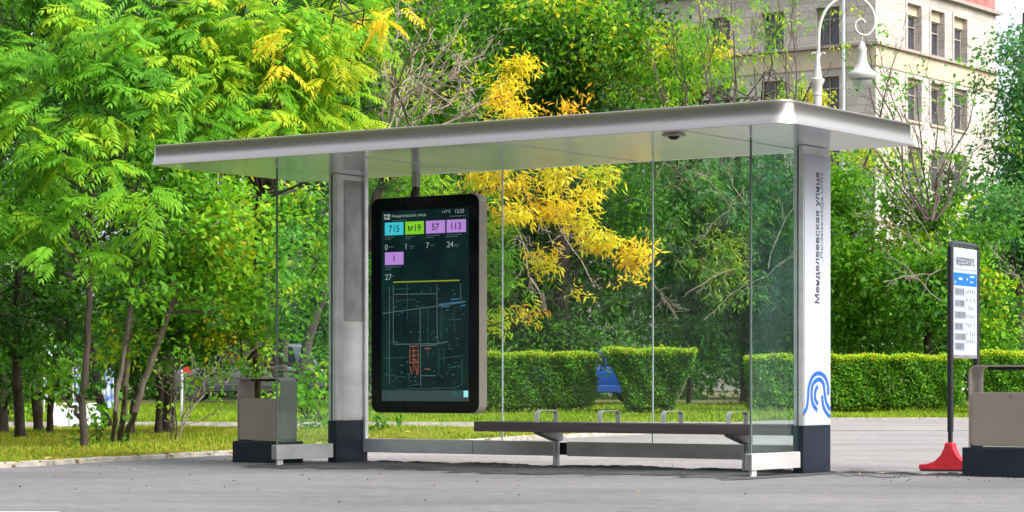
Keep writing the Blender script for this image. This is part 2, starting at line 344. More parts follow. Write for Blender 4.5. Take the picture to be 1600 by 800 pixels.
def spray_leaves(Cn, kind, size, tint, tsd):
    """leaf frames for spray centres Cn; tint per spray"""
    n = len(Cn); out = unit(n); out[:, 2] = out[:, 2] * .45 + .1; out /= np.linalg.norm(out, axis=1, keepdims=True)
    if kind == 'pinnate':
        K, prs = 4, 8; G = n * K
        c = np.repeat(Cn, K, 0); r = np.repeat(out, K, 0) * .5 + unit(G) * .75; r[:, 1] -= .22; r[:, 2] = r[:, 2] * .45 - .12; r /= np.linalg.norm(r, axis=1, keepdims=True)
        up = np.tile([0, 0, 1.0], (G, 1)) + rng.normal(size=(G, 3)) * .22 + np.array([0, -.45, 0])
        s = np.cross(r, up); s /= np.linalg.norm(s, axis=1, keepdims=True)
        RL = size * 2.9 * rng.uniform(.7, 1.15, G); tg = np.repeat(tint, K) + rng.normal(size=G) * tsd * .5
        Ps, Ds, Ns, Ls, Ws, Ts = [], [], [], [], [], []
        for i in range(prs):
            t = .22 + .78 * i / (prs - 1); p = c + r * (RL * t)[:, None]; p[:, 2] -= RL * .30 * t * t
            rr = r.copy(); rr[:, 2] -= .60 * t; rr /= np.linalg.norm(rr, axis=1, keepdims=True)
            for sg in ((-1, 1) if i < prs - 1 else (-.25, .25)):
                d = rr * .55 + s * sg * (.9 if abs(sg) == 1 else 1); d[:, 2] -= .22; d += rng.normal(size=(G, 3)) * .06
                Ps.append(p); Ds.append(d); Ns.append(up); l_ = size * (1.05 - .45 * abs(t - .55)) * rng.uniform(.85, 1.15, G); Ls.append(l_); Ws.append(l_ * .27); Ts.append(tg + rng.normal(size=G) * tsd * .25)
        return [np.concatenate(q) for q in (Ps, Ds, Ns, Ls, Ws, Ts)]
    K = {'simple': 14, 'lance': 12, 'tuft': 18}[kind]; G = n * K
    ax = np.repeat(out, K, 0); t = rng.uniform(-.3, 1, G)
    sp = size * {'simple': 4.0, 'lance': 1.9, 'tuft': 4.5}[kind]
    p = np.repeat(Cn, K, 0) + ax * (t * sp)[:, None] + rng.normal(size=(G, 3)) * sp * (.22 if kind != 'tuft' else .33)
    d = ax * .5 + unit(G) * .8; d[:, 2] -= .45 if kind == 'lance' else .28
    up = np.tile([0, -.25, 1.0], (G, 1)) + rng.normal(size=(G, 3)) * .55
    l_ = size * rng.uniform(.7, 1.25, G); wd = l_ * {'simple': .58, 'lance': .24, 'tuft': .55}[kind]
    return [p, d, up, l_, wd, np.repeat(tint, K) + rng.normal(size=G) * tsd * .45]
def ell(n, c, r):
    a = unit(n) * (rng.uniform(0, 1, n) ** .42)[:, None]; return np.asarray(c) + a * np.asarray(r)
PER = {'pinnate': 4 * 16, 'simple': 14, 'lance': 12, 'tuft': 18}
def curve_pts(a, b, sag, n=5, j=.05):
    a, b = np.asarray(a, float), np.asarray(b, float); L_ = np.linalg.norm(b - a); out = []
    for i in range(n + 1):
        t = i / n; p = a + (b - a) * t; p = p + np.array([0, 0, sag * L_ * math.sin(math.pi * t)])
        if 0 < i < n: p = p + rng.normal(size=3) * L_ * j
        out.append(p)
    return out
NB = {'n': 0}
def tree(name, label, cat, stems, blobs, lm='leaf', bark='bark', group=None, twigs=.5, base=None, limb=.035, wander=.55):
    """stems: lists of (px, py, Y, radius m); blobs: dicts of px ellipses with a depth"""
    if base is None: s0 = stems[0][0]; base = at(s0[0], s0[1], s0[2]); base[2] = ter(base[0], base[1])
    base = np.asarray(base, float); e = empty(name, tuple(base), 0, label, cat, group)
    tb = MB(); nodes = []
    for st in stems:
        pts = [at(p[0], p[1], p[2]) for p in st]; rad = [p[3] * (.74 if group == GL else 1) for p in st]
        P2, R2 = [], []
        for i in range(len(pts) - 1):
            for k in range(4):
                t = k / 4; P2.append(pts[i] * (1 - t) + pts[i + 1] * t + rng.normal(size=3) * .014 * wander * (1 if k else 0)); R2.append((rad[i] * (1 - t) + rad[i + 1] * t) * (1 + .06 * rng.normal()))
        P2.append(pts[-1]); R2.append(rad[-1])
        P2[0] = P2[0] - np.array([0, 0, .06]); R2[0] *= 1.35
        tb.tube([p - base for p in P2], R2, 9)
        nodes += list(zip(P2, R2))
    NP_ = np.array([p for p, _ in nodes]); parts = []
    for b in blobs:
        Y = b['Y']; c = at(b['x'], b['y'], Y); rx, rz = b['rx'] * Y / F, b['ry'] * Y / F; ry = b.get('dy', max(.5, min(rx, rz) * .8))
        kind = b.get('k', 'simple'); size = b.get('s', .09); area = math.pi * b['rx'] * b['ry'] * (Y / F) ** 2
        one = size * size * {'pinnate': .27, 'simple': .58, 'lance': .24, 'tuft': .55}[kind] * .5 * .6
        ns = max(3, int(b.get('cov', 3.5) * area / one / PER[kind]))
        m_ = b.get('m', max(3, int(ns / 9))); sub = ell(m_, c, (rx, ry, rz)); sig = b.get('sig', .30) * min(rx, rz) / max(1, m_ ** .25) * 1.3
        pick = rng.integers(0, m_, ns); Cn = sub[pick] + rng.normal(size=(ns, 3)) * max(sig, size * b.get('sm', 1.2)) * np.array([1.15, 1.0, .75])
        st_ = rng.normal(size=m_) * b.get('tsd', .1); T = b.get('t', .4) + st_[pick] + rng.normal(size=ns) * b.get('tsd', .1) * .5
        parts.append(spray_leaves(Cn, kind, size, T, b.get('tsd', .1)))
        nl = min(m_, b.get('limbs', 12))
        for q in sub[:nl]:
            cand = NP_[:, 2] < q[2] - .1; dd = np.linalg.norm(NP_ - q, axis=1) + np.where(cand, 0, 50); i = int(dd.argmin()); r0 = min(limb, nodes[i][1] * .6)
            pts = curve_pts(NP_[i], q, rnd.uniform(-.02, .10)); tb.tube([p - base for p in pts], list(np.linspace(r0, .008, len(pts))), 5)
        for i in range(int(ns * twigs * .25)):
            pts = curve_pts(sub[pick[i]], Cn[i] + rng.normal(size=3) * .05, .05, 2); tb.tube([p - base for p in pts], [.009, .006, .003], 3, False)
    tr = tb.build('trunk', M[bark], e, smooth=True, recalc=False)
    if parts:
        A = [np.concatenate(q) for q in zip(*parts)]; NB['n'] += len(A[0])
        leaf_object('crown', *A, M[lm], e, base)
    return e
def bare_shrub(name, label, fans, Y, m, r0=.02, cat='shrub', leaves=None, lm='leaf', group=None, seed=1):
    """leafless stems: fans are (px0, py0, px1, py1, side shoots, spread px)"""
    g = np.random.default_rng(seed); b0 = at(fans[0][0], fans[0][1], Y); base = np.array([b0[0], b0[1], ter(b0[0], b0[1])])
    e = empty(name, tuple(base), 0, label, cat, group); tb = MB(); ends = []
    for (xa, ya, xb, yb, k, sp) in fans:
        tb = MB(); a = at(xa, ya, Y + g.normal() * .4); b = at(xb, yb, Y + g.normal() * .9); pts = curve_pts(a, b, g.uniform(-.02, .05), 6, .02)
        tb.tube([p - base for p in pts], list(np.linspace(r0, .007, len(pts))), 5)
        for j in range(k):
            t = g.uniform(.12, .95); i = int(t * 6); p = pts[i] * (1 - (t * 6 - i)) + pts[min(6, i + 1)] * (t * 6 - i)
            ln = np.linalg.norm(b - a) * g.uniform(.18, .5) * (1.1 - t * .6); d = (b - a) / np.linalg.norm(b - a) + g.normal(size=3) * sp; d /= np.linalg.norm(d)
            q = p + d * ln; pp = curve_pts(p, q, g.uniform(-.06, .08), 4, .035); tb.tube([x - base for x in pp], list(np.linspace(r0 * .5 * (1.1 - t), .0045, 5)), 3, False); ends.append(q)
            for h in range(3):
                s0 = pp[1 + h]; d2 = d + g.normal(size=3) * .6; d2 /= np.linalg.norm(d2); q2 = s0 + d2 * ln * g.uniform(.25, .6)
                tb.tube([x - base for x in (s0, (s0 + q2) / 2 + g.normal(size=3) * .03, q2)], [.006, .0045, .003], 3, False); ends.append(q2)
        tb.build('stem', M[m], e, recalc=False, smooth=True)
    if leaves:
        E_ = np.array(ends); k = leaves['n']; Cn = E_[g.integers(0, len(E_), k)] + g.normal(size=(k, 3)) * leaves.get('sd', .12)
        T = leaves['t'] + g.normal(size=k) * leaves.get('tsd', .08)
        leaf_object('crown', *spray_leaves(Cn, leaves.get('k', 'lance'), leaves.get('s', .1), T, .06), M[lm], e, base)
    return e
B = lambda x, y, rx, ry, Y, **k: dict(x=x, y=y, rx=rx, ry=ry, Y=Y, **k)

# ------------------------------------------------------------------ trees of the left strip
GL = 'trees standing in the grass strip'
tree('ash_tree', 'dark trunked leafy tree at the left edge of the strip, crown cut by the frame', 'tree',
     [[(33, 690, gy(690), .10), (26, 600, 31.5, .085), (28, 450, 31, .07), (40, 250, 30, .05), (45, 60, 30, .03)], [(6, 676, 35, .08), (2, 540, 35, .07), (-8, 300, 34, .05)]],
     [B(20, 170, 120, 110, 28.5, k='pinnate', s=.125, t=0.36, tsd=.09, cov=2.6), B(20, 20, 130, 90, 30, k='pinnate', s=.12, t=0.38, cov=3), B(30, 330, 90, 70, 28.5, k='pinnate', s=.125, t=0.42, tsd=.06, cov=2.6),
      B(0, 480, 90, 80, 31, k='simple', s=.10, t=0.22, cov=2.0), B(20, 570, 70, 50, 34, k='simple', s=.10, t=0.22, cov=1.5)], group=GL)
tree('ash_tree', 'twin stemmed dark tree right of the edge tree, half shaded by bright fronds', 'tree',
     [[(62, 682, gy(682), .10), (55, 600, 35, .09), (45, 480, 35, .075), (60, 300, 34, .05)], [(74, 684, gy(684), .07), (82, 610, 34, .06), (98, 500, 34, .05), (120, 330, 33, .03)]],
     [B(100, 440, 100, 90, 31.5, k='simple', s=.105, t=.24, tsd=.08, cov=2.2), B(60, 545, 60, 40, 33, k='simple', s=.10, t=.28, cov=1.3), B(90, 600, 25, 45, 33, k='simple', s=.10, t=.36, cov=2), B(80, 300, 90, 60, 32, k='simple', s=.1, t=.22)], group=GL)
tree('ash_tree', 'straight slim tree near the kerb carrying the brightest feathery fronds', 'tree',
     [[(131, 708, gy(708), .062), (129, 640, 27, .055), (134, 570, 27, .05), (140, 480, 27, .045), (139, 380, 27, .04), (148, 200, 26.5, .03), (150, 30, 26.5, .015)]],
     [B(150, 90, 110, 80, 25.8, k='pinnate', s=.118, t=0.43, tsd=.08, cov=3.4, m=40), B(110, 215, 110, 55, 25.6, k='pinnate', s=.12, t=0.46, tsd=.06, cov=3.2, m=36), B(185, 300, 55, 55, 25.2, k='pinnate', s=.122, t=0.48, tsd=.05, cov=1.7),
      B(60, 320, 70, 40, 25.4, k='pinnate', s=.12, t=0.46, tsd=.05, cov=1.8), B(140, 400, 60, 30, 25.6, k='pinnate', s=.118, t=0.43, tsd=.06, cov=1.5), B(230, 140, 70, 70, 26.2, k='pinnate', s=.125, t=0.43, tsd=.07, cov=3.2, m=36),
      B(110, 620, 16, 40, 27.4, k='simple', s=.10, t=0.42, cov=1.3)], group=GL, twigs=.4)
tree('maple_tree', 'clump of three pale slanting stems, one leaning far right under the roof', 'tree',
     [[(177, 702, gy(702), .045), (181, 640, 27.5, .04), (192, 560, 27.5, .036), (206, 470, 27.5, .03), (212, 380, 27.5, .02)],
      [(188, 700, gy(700), .05), (196, 600, 28, .045), (205, 500, 28, .035), (206, 400, 28, .02)],
      [(191, 699, gy(699), .055), (212, 640, 28, .052), (238, 560, 28, .048), (262, 490, 28, .045), (292, 420, 28, .04), (318, 360, 28, .034), (345, 285, 28, .025), (360, 200, 28, .015)]],
     [B(300, 330, 110, 70, 27, k='simple', s=.085, t=0.44, tsd=.10, cov=2.4), B(240, 430, 100, 60, 27.2, k='simple', s=.09, t=0.39, tsd=.08, cov=2.2), B(370, 420, 80, 80, 27.6, k='simple', s=.095, t=0.50, tsd=.09, cov=2.4),
      B(180, 520, 70, 35, 28, k='simple', s=.09, t=0.41, tsd=.1, cov=1.3), B(230, 250, 90, 50, 27.5, k='simple', s=.1, t=0.42, cov=2.4)], bark='bark_pale', group=GL)
tree('maple_tree', 'pair of straight dark trunks behind the slanting clump', 'tree',
     [[(247, 682, gy(682), .075), (249, 600, 35, .07), (250, 500, 35, .06), (256, 330, 35, .04)], [(262, 680, gy(680), .12), (264, 600, 36, .11), (268, 500, 36, .09), (290, 300, 35, .05)], [(205, 684, 34.5, .06), (212, 600, 35, .05), (222, 480, 35, .04)], [(168, 660, 36, .09), (152, 610, 36, .08), (140, 520, 36, .06)]],
     [B(270, 480, 130, 90, 34, k='simple', s=.10, t=.26, tsd=.09, cov=2.6), B(200, 560, 90, 35, 35, k='simple', s=.1, t=.24, cov=1.6), B(360, 490, 90, 55, 33, k='simple', s=.095, t=.36, tsd=.12, cov=2.4), B(300, 400, 130, 80, 35, k='simple', s=.1, t=.22, cov=2.4)], group=GL)
tree('ash_tree', 'yellowing tree rising above the left end of the shelter roof', 'tree',
     [[(405, 668, gy(668), .085), (402, 600, 36, .08), (396, 500, 35, .07), (400, 350, 33, .06), (420, 150, 31, .045), (430, -60, 30, .03)]],
     [B(340, 60, 110, 80, 28, k='pinnate', s=.12, t=0.50, tsd=.08, cov=3.8, m=60), B(450, 90, 110, 80, 28.5, k='pinnate', s=.115, t=0.54, tsd=.07, cov=3.8, m=60), B(500, 190, 80, 45, 29, k='pinnate', s=.115, t=0.54, tsd=.07, cov=3.6, m=50),
      B(530, 40, 60, 60, 29.5, k='pinnate', s=.11, t=0.56, tsd=.07, cov=3.8, m=60), B(380, 170, 110, 50, 28, k='pinnate', s=.12, t=0.49, tsd=.07, cov=3.6, m=50), B(300, 190, 60, 40, 27.5, k='pinnate', s=.12, t=0.46, tsd=.06, cov=2),
      B(460, 70, 26, 30, 27.2, k='pinnate', s=.11, t=0.74, tsd=.05, cov=1.0), B(575, 25, 20, 24, 28, k='pinnate', s=.11, t=0.76, tsd=.05, cov=1.0), B(270, 30, 60, 50, 28, k='pinnate', s=.12, t=0.46, tsd=.07, cov=3.6, m=50),
      B(370, 520, 60, 40, 33, k='simple', s=.085, t=0.51, tsd=.2, cov=1.2)], group=GL, twigs=.6)
tree('lime_tree', 'two thick dark trunks leaning right behind the left glass panel', 'tree',
     [[(440, 640, 42, .13), (441, 590, 42, .12), (447, 500, 42, .10), (450, 380, 41, .07)], [(464, 632, 43, .17), (470, 590, 43, .15), (482, 530, 43, .13), (500, 470, 43, .11), (512, 380, 42, .08)]],
     [B(470, 360, 90, 70, 34, k='simple', s=.095, t=.44, tsd=.09, cov=2.4), B(470, 450, 60, 60, 36, k='simple', s=.09, t=.36, tsd=.10, cov=1.2), B(325, 582, 55, 20, 36, k='simple', s=.085, t=.42, tsd=.15, cov=.9), B(395, 565, 40, 26, 36, k='simple', s=.085, t=.46, tsd=.18, cov=1.2), B(430, 535, 30, 30, 36, k='simple', s=.085, t=.55, tsd=.14, cov=1.2), B(540, 400, 60, 110, 44, k='simple', s=.1, t=.2, cov=2.5)], group=GL, twigs=.8)
bare_shrub('sapling', 'bundle of thin pale saplings right of the dark trunk pair', [(264, 696, 270, 560, 5, .35), (272, 694, 283, 545, 5, .4), (277, 692, 300, 560, 4, .4), (273, 694, 345, 560, 4, .4)], 30.5, 'bark_pale', .011, 'sapling', dict(n=14, t=.42, k='simple', s=.07), seed=5)
tree('shrub', 'small leafy shrub at the foot of the slim kerbside tree', 'shrub', [[(150, 700, gy(700), .012), (152, 670, 28.5, .006)]], [B(148, 676, 20, 26, 28.3, k='simple', s=.085, t=.38, tsd=.1, cov=1.9, dy=.25)])
tree('shrub', 'broad leaved green shrub growing behind the left glass panel', 'shrub', [[(480, 650, 40, .02), (482, 600, 40, .01)]], [B(486, 600, 30, 48, 39.5, k='simple', s=.13, t=.44, tsd=.08, cov=3, dy=.5), B(470, 655, 40, 18, 38, k='simple', s=.1, t=.3, tsd=.1, cov=2.5, dy=.4)])
tree('shrub', 'low leafy plant on the grass under the information screen', 'shrub', [[(598, 678, gy(678), .012), (600, 660, 36.5, .006)]], [B(598, 664, 24, 13, 36.5, k='simple', s=.12, t=.36, tsd=.1, cov=2.6, dy=.3)])
tree('shrub', 'dark dense shrub beside the white blocks at the left edge', 'shrub', [[(25, 668, 44, .03), (25, 600, 44, .02)]], [B(20, 590, 60, 70, 45, k='simple', s=.12, t=.26, tsd=.1, cov=3, dy=.8), B(150, 560, 70, 40, 46, k='simple', s=.12, t=.2, tsd=.08, cov=2, dy=.8)])

# ------------------------------------------------------------------ middle
tree('golden_ash_tree', 'golden leaved tree spreading its branches behind the glass and screen', 'tree',
     [[(545, 690, gy(690), .10), (550, 560, 32, .09), (560, 420, 31.5, .08), (585, 320, 31, .06), (600, 270, 31, .04), (640, 200, 30, .025)],
      [(575, 380, 31.3, .05), (690, 318, 30, .03), (790, 290, 29, .022), (870, 335, 29, .016), (930, 395, 29, .011), (985, 432, 29, .008)],
      [(600, 270, 31, .04), (700, 262, 30, .035), (820, 262, 29, .02), (930, 285, 29, .01)],
      [(690, 318, 30, .02), (750, 400, 30, .013), (800, 460, 30, .008), (830, 490, 30, .006)],
      [(640, 200, 30, .03), (730, 205, 29, .02), (785, 160, 28.5, .012), (805, 80, 28.5, .005)]],
     [B(802, 105, 22, 30, 28.3, k='lance', s=.105, t=0.71, tsd=.05, cov=2.28, sig=.16, sm=.5), B(790, 150, 24, 26, 28.3, k='lance', s=.105, t=0.81, tsd=.05, cov=2.09, sig=.16, sm=.5), B(822, 180, 45, 14, 28, k='lance', s=.105, t=0.83, tsd=.06, cov=2.09, sig=.16, sm=.5), B(890, 165, 18, 16, 28, k='lance', s=.105, t=0.87, tsd=.05, cov=1.90, sig=.16, sm=.5),
      B(790, 275, 55, 22, 28.5, k='lance', s=.105, t=0.79, tsd=.06, cov=2.28, sig=.16, sm=.5), B(895, 280, 50, 24, 28.5, k='lance', s=.105, t=0.77, tsd=.06, cov=2.28, sig=.16, sm=.5), B(920, 305, 26, 16, 28.3, k='lance', s=.105, t=0.81, cov=2.09, tsd=.05, sig=.16, sm=.5), B(825, 328, 50, 24, 28.3, k='lance', s=.105, t=0.82, tsd=.06, cov=2.28, sig=.16, sm=.5),
      B(890, 335, 40, 20, 28.3, k='lance', s=.105, t=0.79, tsd=.05, cov=1.90, sig=.16, sm=.5), B(940, 365, 40, 26, 28.4, k='lance', s=.105, t=0.82, tsd=.05, cov=2.28, sig=.16, sm=.5), B(975, 398, 32, 22, 28.4, k='lance', s=.105, t=0.83, tsd=.05, cov=2.28, sig=.16, sm=.5), B(990, 433, 15, 9, 28.6, k='lance', s=.105, t=0.83, cov=1.90, tsd=.04, sig=.16, sm=.5), B(1022, 402, 15, 14, 28.6, k='lance', s=.105, t=0.84, cov=1.53, tsd=.05, sig=.16, sm=.5),
      B(850, 412, 32, 20, 28.8, k='lance', s=.105, t=0.75, tsd=.07, cov=1.71, sig=.16, sm=.5), B(902, 456, 13, 10, 28.8, k='lance', s=.105, t=0.73, cov=1.61, sig=.16, sm=.5), B(775, 350, 25, 40, 29, k='lance', s=.105, t=0.55, tsd=.08, cov=2.09, sig=.16, sm=.5), B(790, 430, 40, 45, 29.5, k='lance', s=.105, t=0.45, tsd=.08, cov=1.43, sig=.16, sm=.5), B(828, 490, 13, 20, 29, k='lance', s=.105, t=0.74, cov=1.71, sig=.16, sm=.5), B(770, 520, 18, 45, 30, k='lance', s=.10, t=0.53, tsd=.1, cov=1.53, sig=.16, sm=.5),
      B(680, 290, 100, 24, 31, k='lance', s=.105, t=0.49, tsd=.1, cov=1.90, sig=.16, sm=.5), B(600, 300, 40, 60, 32, k='lance', s=.10, t=0.43, tsd=.1, cov=2.09, sig=.16, sm=.5), B(610, 170, 50, 40, 31.5, k='lance', s=.10, t=0.41, tsd=.1, cov=1.24, sig=.16, sm=.5), B(585, 80, 16, 70, 30, k='lance', s=.10, t=0.51, tsd=.1, cov=1.53, sig=.16, sm=.5), B(670, 150, 20, 14, 30.5, k='simple', s=.10, t=0.47, cov=1.71, sig=.16, sm=.5)],
     bark='bark', twigs=.7, limb=.008)
bare_shrub('twiggy_shrub', 'leafless tangle of pale twigs between the yellow tree and the golden plume',
           [(600, 215, 690, 10, 9, .5), (605, 215, 770, 60, 9, .45), (600, 215, 620, 20, 8, .5), (610, 215, 740, 140, 8, .5), (620, 215, 660, 60, 8, .5), (600, 215, 640, 120, 7, .6), (640, 215, 800, 150, 7, .4), (700, 215, 790, 120, 5, .4), (610, 215, 730, 20, 7, .4), (590, 200, 700, -10, 12, .4), (590, 180, 760, 90, 12, .4), (600, 200, 600, 60, 12, .5), (640, 215, 720, 90, 12, .5)], 30.6, 'twig', .013, seed=3, leaves=dict(n=40, t=.6, s=.1))
bare_shrub('twiggy_shrub', 'arching grey twigs hanging under the golden branch', [(800, 330, 850, 480, 6, .5), (820, 300, 880, 400, 6, .6), (860, 330, 930, 450, 4, .5), (800, 350, 840, 420, 6, .7)], 31, 'twig', .006, seed=8)
GT = 'tall trees behind the hedge'
tree('dense_tree', 'tall olive green tree above the roof, left of the golden plume', 'tree', [[(700, 650, 64, .2), (700, 400, 63, .15), (690, 100, 62, .08)]],
     [B(690, 110, 110, 110, 60, k='tuft', s=.15, t=.34, tsd=.10, cov=3.4), B(640, 20, 90, 80, 61, k='tuft', s=.15, t=.36, tsd=.1, cov=3), B(690, 400, 130, 180, 62, k='tuft', s=.16, t=.25, tsd=.08, cov=2.5)], group=GT)
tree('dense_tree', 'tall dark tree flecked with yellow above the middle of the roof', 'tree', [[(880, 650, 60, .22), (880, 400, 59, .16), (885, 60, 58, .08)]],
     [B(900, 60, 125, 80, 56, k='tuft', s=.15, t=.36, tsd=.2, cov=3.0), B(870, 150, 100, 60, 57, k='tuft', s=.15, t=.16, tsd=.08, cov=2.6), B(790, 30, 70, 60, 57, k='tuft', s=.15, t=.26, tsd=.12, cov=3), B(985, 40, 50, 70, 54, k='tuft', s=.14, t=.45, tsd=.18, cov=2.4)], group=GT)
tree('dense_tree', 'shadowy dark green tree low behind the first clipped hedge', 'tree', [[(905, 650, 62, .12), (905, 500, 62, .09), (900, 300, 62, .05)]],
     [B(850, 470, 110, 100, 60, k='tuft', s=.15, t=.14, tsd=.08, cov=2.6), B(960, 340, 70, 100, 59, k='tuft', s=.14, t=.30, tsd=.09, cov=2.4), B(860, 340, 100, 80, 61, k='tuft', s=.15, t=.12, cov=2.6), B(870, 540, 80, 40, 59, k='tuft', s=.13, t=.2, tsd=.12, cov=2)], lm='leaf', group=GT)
tree('willow_tree', 'blue green narrow leaved tree behind the right panes of glass', 'tree', [[(1168, 650, 67, .2), (1166, 500, 67, .17), (1162, 330, 66, .13), (1150, 200, 65, .08)]],
     [B(1090, 330, 90, 80, 63, k='lance', s=.20, t=0.46, tsd=.10, cov=2.4), B(1180, 330, 80, 110, 64, k='lance', s=.20, t=0.40, tsd=.10, cov=2.8), B(1080, 470, 100, 80, 64, k='lance', s=.20, t=0.36, tsd=.10, cov=2.8), B(1190, 480, 80, 90, 64, k='lance', s=.20, t=0.34, tsd=.08, cov=2.8), B(1120, 420, 70, 50, 62, k='lance', s=.19, t=0.62, tsd=.10, cov=1.2), B(1010, 330, 40, 60, 63, k='lance', s=.19, t=0.52, tsd=.10, cov=1.8)], lm='leaf_blue', group=GT)
bare_shrub('twiggy_shrub', 'pale bent twigs in front of the narrow leaved tree', [(1150, 330, 1060, 250, 5, .4), (1165, 320, 1130, 260, 5, .5), (1150, 420, 1070, 460, 4, .4), (1160, 350, 1180, 270, 4, .5), (1100, 500, 1240, 400, 5, .4), (1020, 300, 1110, 270, 5, .4), (1160, 300, 1090, 380, 6, .5), (1200, 420, 1240, 300, 6, .5), (1010, 420, 1060, 500, 6, .5), (1040, 250, 1000, 330, 6, .5)], 61, 'twig', .009, seed=14)
bare_shrub('light_shrub', 'pale green airy shrub with upright bare stems in front of the stone building',
           [(1140, 230, 1145, -20, 8, .28), (1120, 230, 1090, -10, 8, .3), (1190, 230, 1215, -10, 7, .3), (1215, 230, 1250, -20, 8, .3), (1235, 230, 1290, 20, 8, .28), (1160, 230, 1190, 20, 7, .3), (1080, 230, 1040, 10, 8, .35), (1240, 230, 1240, 0, 7, .25), (1060, 230, 1010, 60, 7, .4), (1100, 230, 1120, 30, 7, .35)], 52, 'twig_dark', .028,
           leaves=dict(n=120, t=.50, tsd=.1, s=.15, sd=.14), seed=4)
tree('light_tree', 'light yellow green tree left of the airy shrub, over the roof', 'tree', [[(1075, 650, 68, .06), (1085, 400, 67, .05), (1065, 120, 62, .04)]],
     [B(1060, 130, 70, 50, 54, k='lance', s=.18, t=.50, tsd=.09, cov=1.5), B(1070, 50, 60, 55, 55, k='lance', s=.18, t=.52, tsd=.09, cov=1.3), B(1000, 110, 45, 60, 54, k='lance', s=.17, t=.46, tsd=.14, cov=1.6), B(1120, 110, 40, 60, 55, k='lance', s=.17, t=.5, tsd=.1, cov=.4), B(1260, 155, 40, 16, 55, k='lance', s=.16, t=.52, tsd=.14, cov=1.2), B(1200, 162, 60, 12, 55, k='lance', s=.16, t=.5, tsd=.14, cov=1.1)], twigs=.8, group=GT)
# ------------------------------------------------------------------ right
tree('leafy_tree', 'bright broad leaved tree directly right of the lettered column', 'tree', [[(1330, 650, 66, .14), (1332, 500, 66, .11), (1330, 320, 66, .05)]],
     [B(1310, 330, 55, 80, 63, k='simple', s=.15, t=0.38, tsd=.08, cov=2.6), B(1340, 430, 60, 80, 62.5, k='simple', s=.15, t=0.40, tsd=.08, cov=2.8), B(1335, 520, 65, 50, 62.5, k='simple', s=.15, t=0.37, tsd=.08, cov=2.8), B(1270, 450, 50, 120, 65, k='simple', s=.17, t=0.36, cov=2.5), B(1385, 380, 22, 40, 62.5, k='lance', s=.16, t=0.76, tsd=.1, cov=.6)], group=GT)
tree('leafy_tree', 'mid green tree behind the bus stop sign', 'tree', [[(1450, 650, 64, .14), (1450, 480, 64, .1), (1455, 330, 63, .05)]],
     [B(1440, 470, 80, 90, 61, k='simple', s=.16, t=0.32, tsd=.10, cov=2.8), B(1450, 340, 70, 50, 62, k='simple', s=.15, t=0.34, tsd=.10, cov=1.5), B(1400, 320, 50, 50, 62, k='simple', s=.15, t=0.37, tsd=.1, cov=1.0), B(1520, 430, 60, 90, 63, k='simple', s=.16, t=0.34, tsd=.1, cov=2.6), B(1560, 520, 70, 45, 60, k='simple', s=.17, t=0.38, tsd=.1, cov=2.6)], group=GT)
tree('yellowing_shrub', 'sparse yellowish shrub under the right end of the roof', 'shrub', [[(1362, 650, 66, .06), (1364, 450, 66, .04), (1365, 300, 66, .02)]], [B(1368, 262, 45, 36, 65, k='simple', s=.14, t=.62, tsd=.08, cov=1.0), B(1345, 250, 20, 30, 65, k='simple', s=.14, t=.58, tsd=.1, cov=1.0)], twigs=1.0)
bare_shrub('twiggy_shrub', 'tall leafless shrub fanning out before the pale facade', [(1452, 345, 1330, 90, 9, .3), (1452, 345, 1375, 110, 9, .3), (1455, 345, 1420, 100, 9, .25), (1457, 345, 1470, 130, 9, .25), (1460, 345, 1530, 120, 9, .3), (1462, 345, 1555, 190, 8, .35), (1450, 345, 1310, 170, 8, .35), (1455, 345, 1500, 160, 8, .3), (1440, 330, 1340, 30, 8, .2), (1350, 260, 1400, 60, 6, .25), (1445, 345, 1350, 260, 7, .4)], 61, 'twig_dark', .03, seed=21,
           leaves=dict(n=60, t=.36, k='simple', s=.13, sd=.15))
bare_shrub('twiggy_shrub', 'grey dead twigs in the tree left of the bus stop sign', [(1460, 400, 1350, 330, 7, .45), (1455, 380, 1400, 300, 7, .5), (1470, 470, 1390, 400, 6, .5), (1470, 420, 1380, 440, 6, .4), (1600, 450, 1540, 380, 6, .4)], 59, 'twig', .012, seed=33)
tree('dark_tree', 'dark blue green tree at the right edge beside the building', 'tree', [[(1596, 650, 74, .22), (1594, 420, 74, .17), (1596, 150, 74, .09), (1600, 20, 74, .04)]],
     [B(1600, 150, 48, 100, 72, k='tuft', s=.16, t=0.43, tsd=.10, cov=2.2), B(1592, 270, 58, 60, 72, k='tuft', s=.16, t=0.41, tsd=.10, cov=2.4), B(1600, 370, 60, 60, 73, k='tuft', s=.16, t=0.39, tsd=.12, cov=2.6), B(1545, 330, 50, 50, 68, k='tuft', s=.16, t=0.43, tsd=.1, cov=2.4), B(1580, 90, 30, 30, 71, k='tuft', s=.16, t=0.43, tsd=.1, cov=1.6), B(1570, 210, 25, 30, 71, k='tuft', s=.16, t=0.49, tsd=.10, cov=1.4), B(1640, 250, 50, 200, 74, k='tuft', s=.17, t=0.41, cov=2.4)], lm='leaf_blue', group=GT)
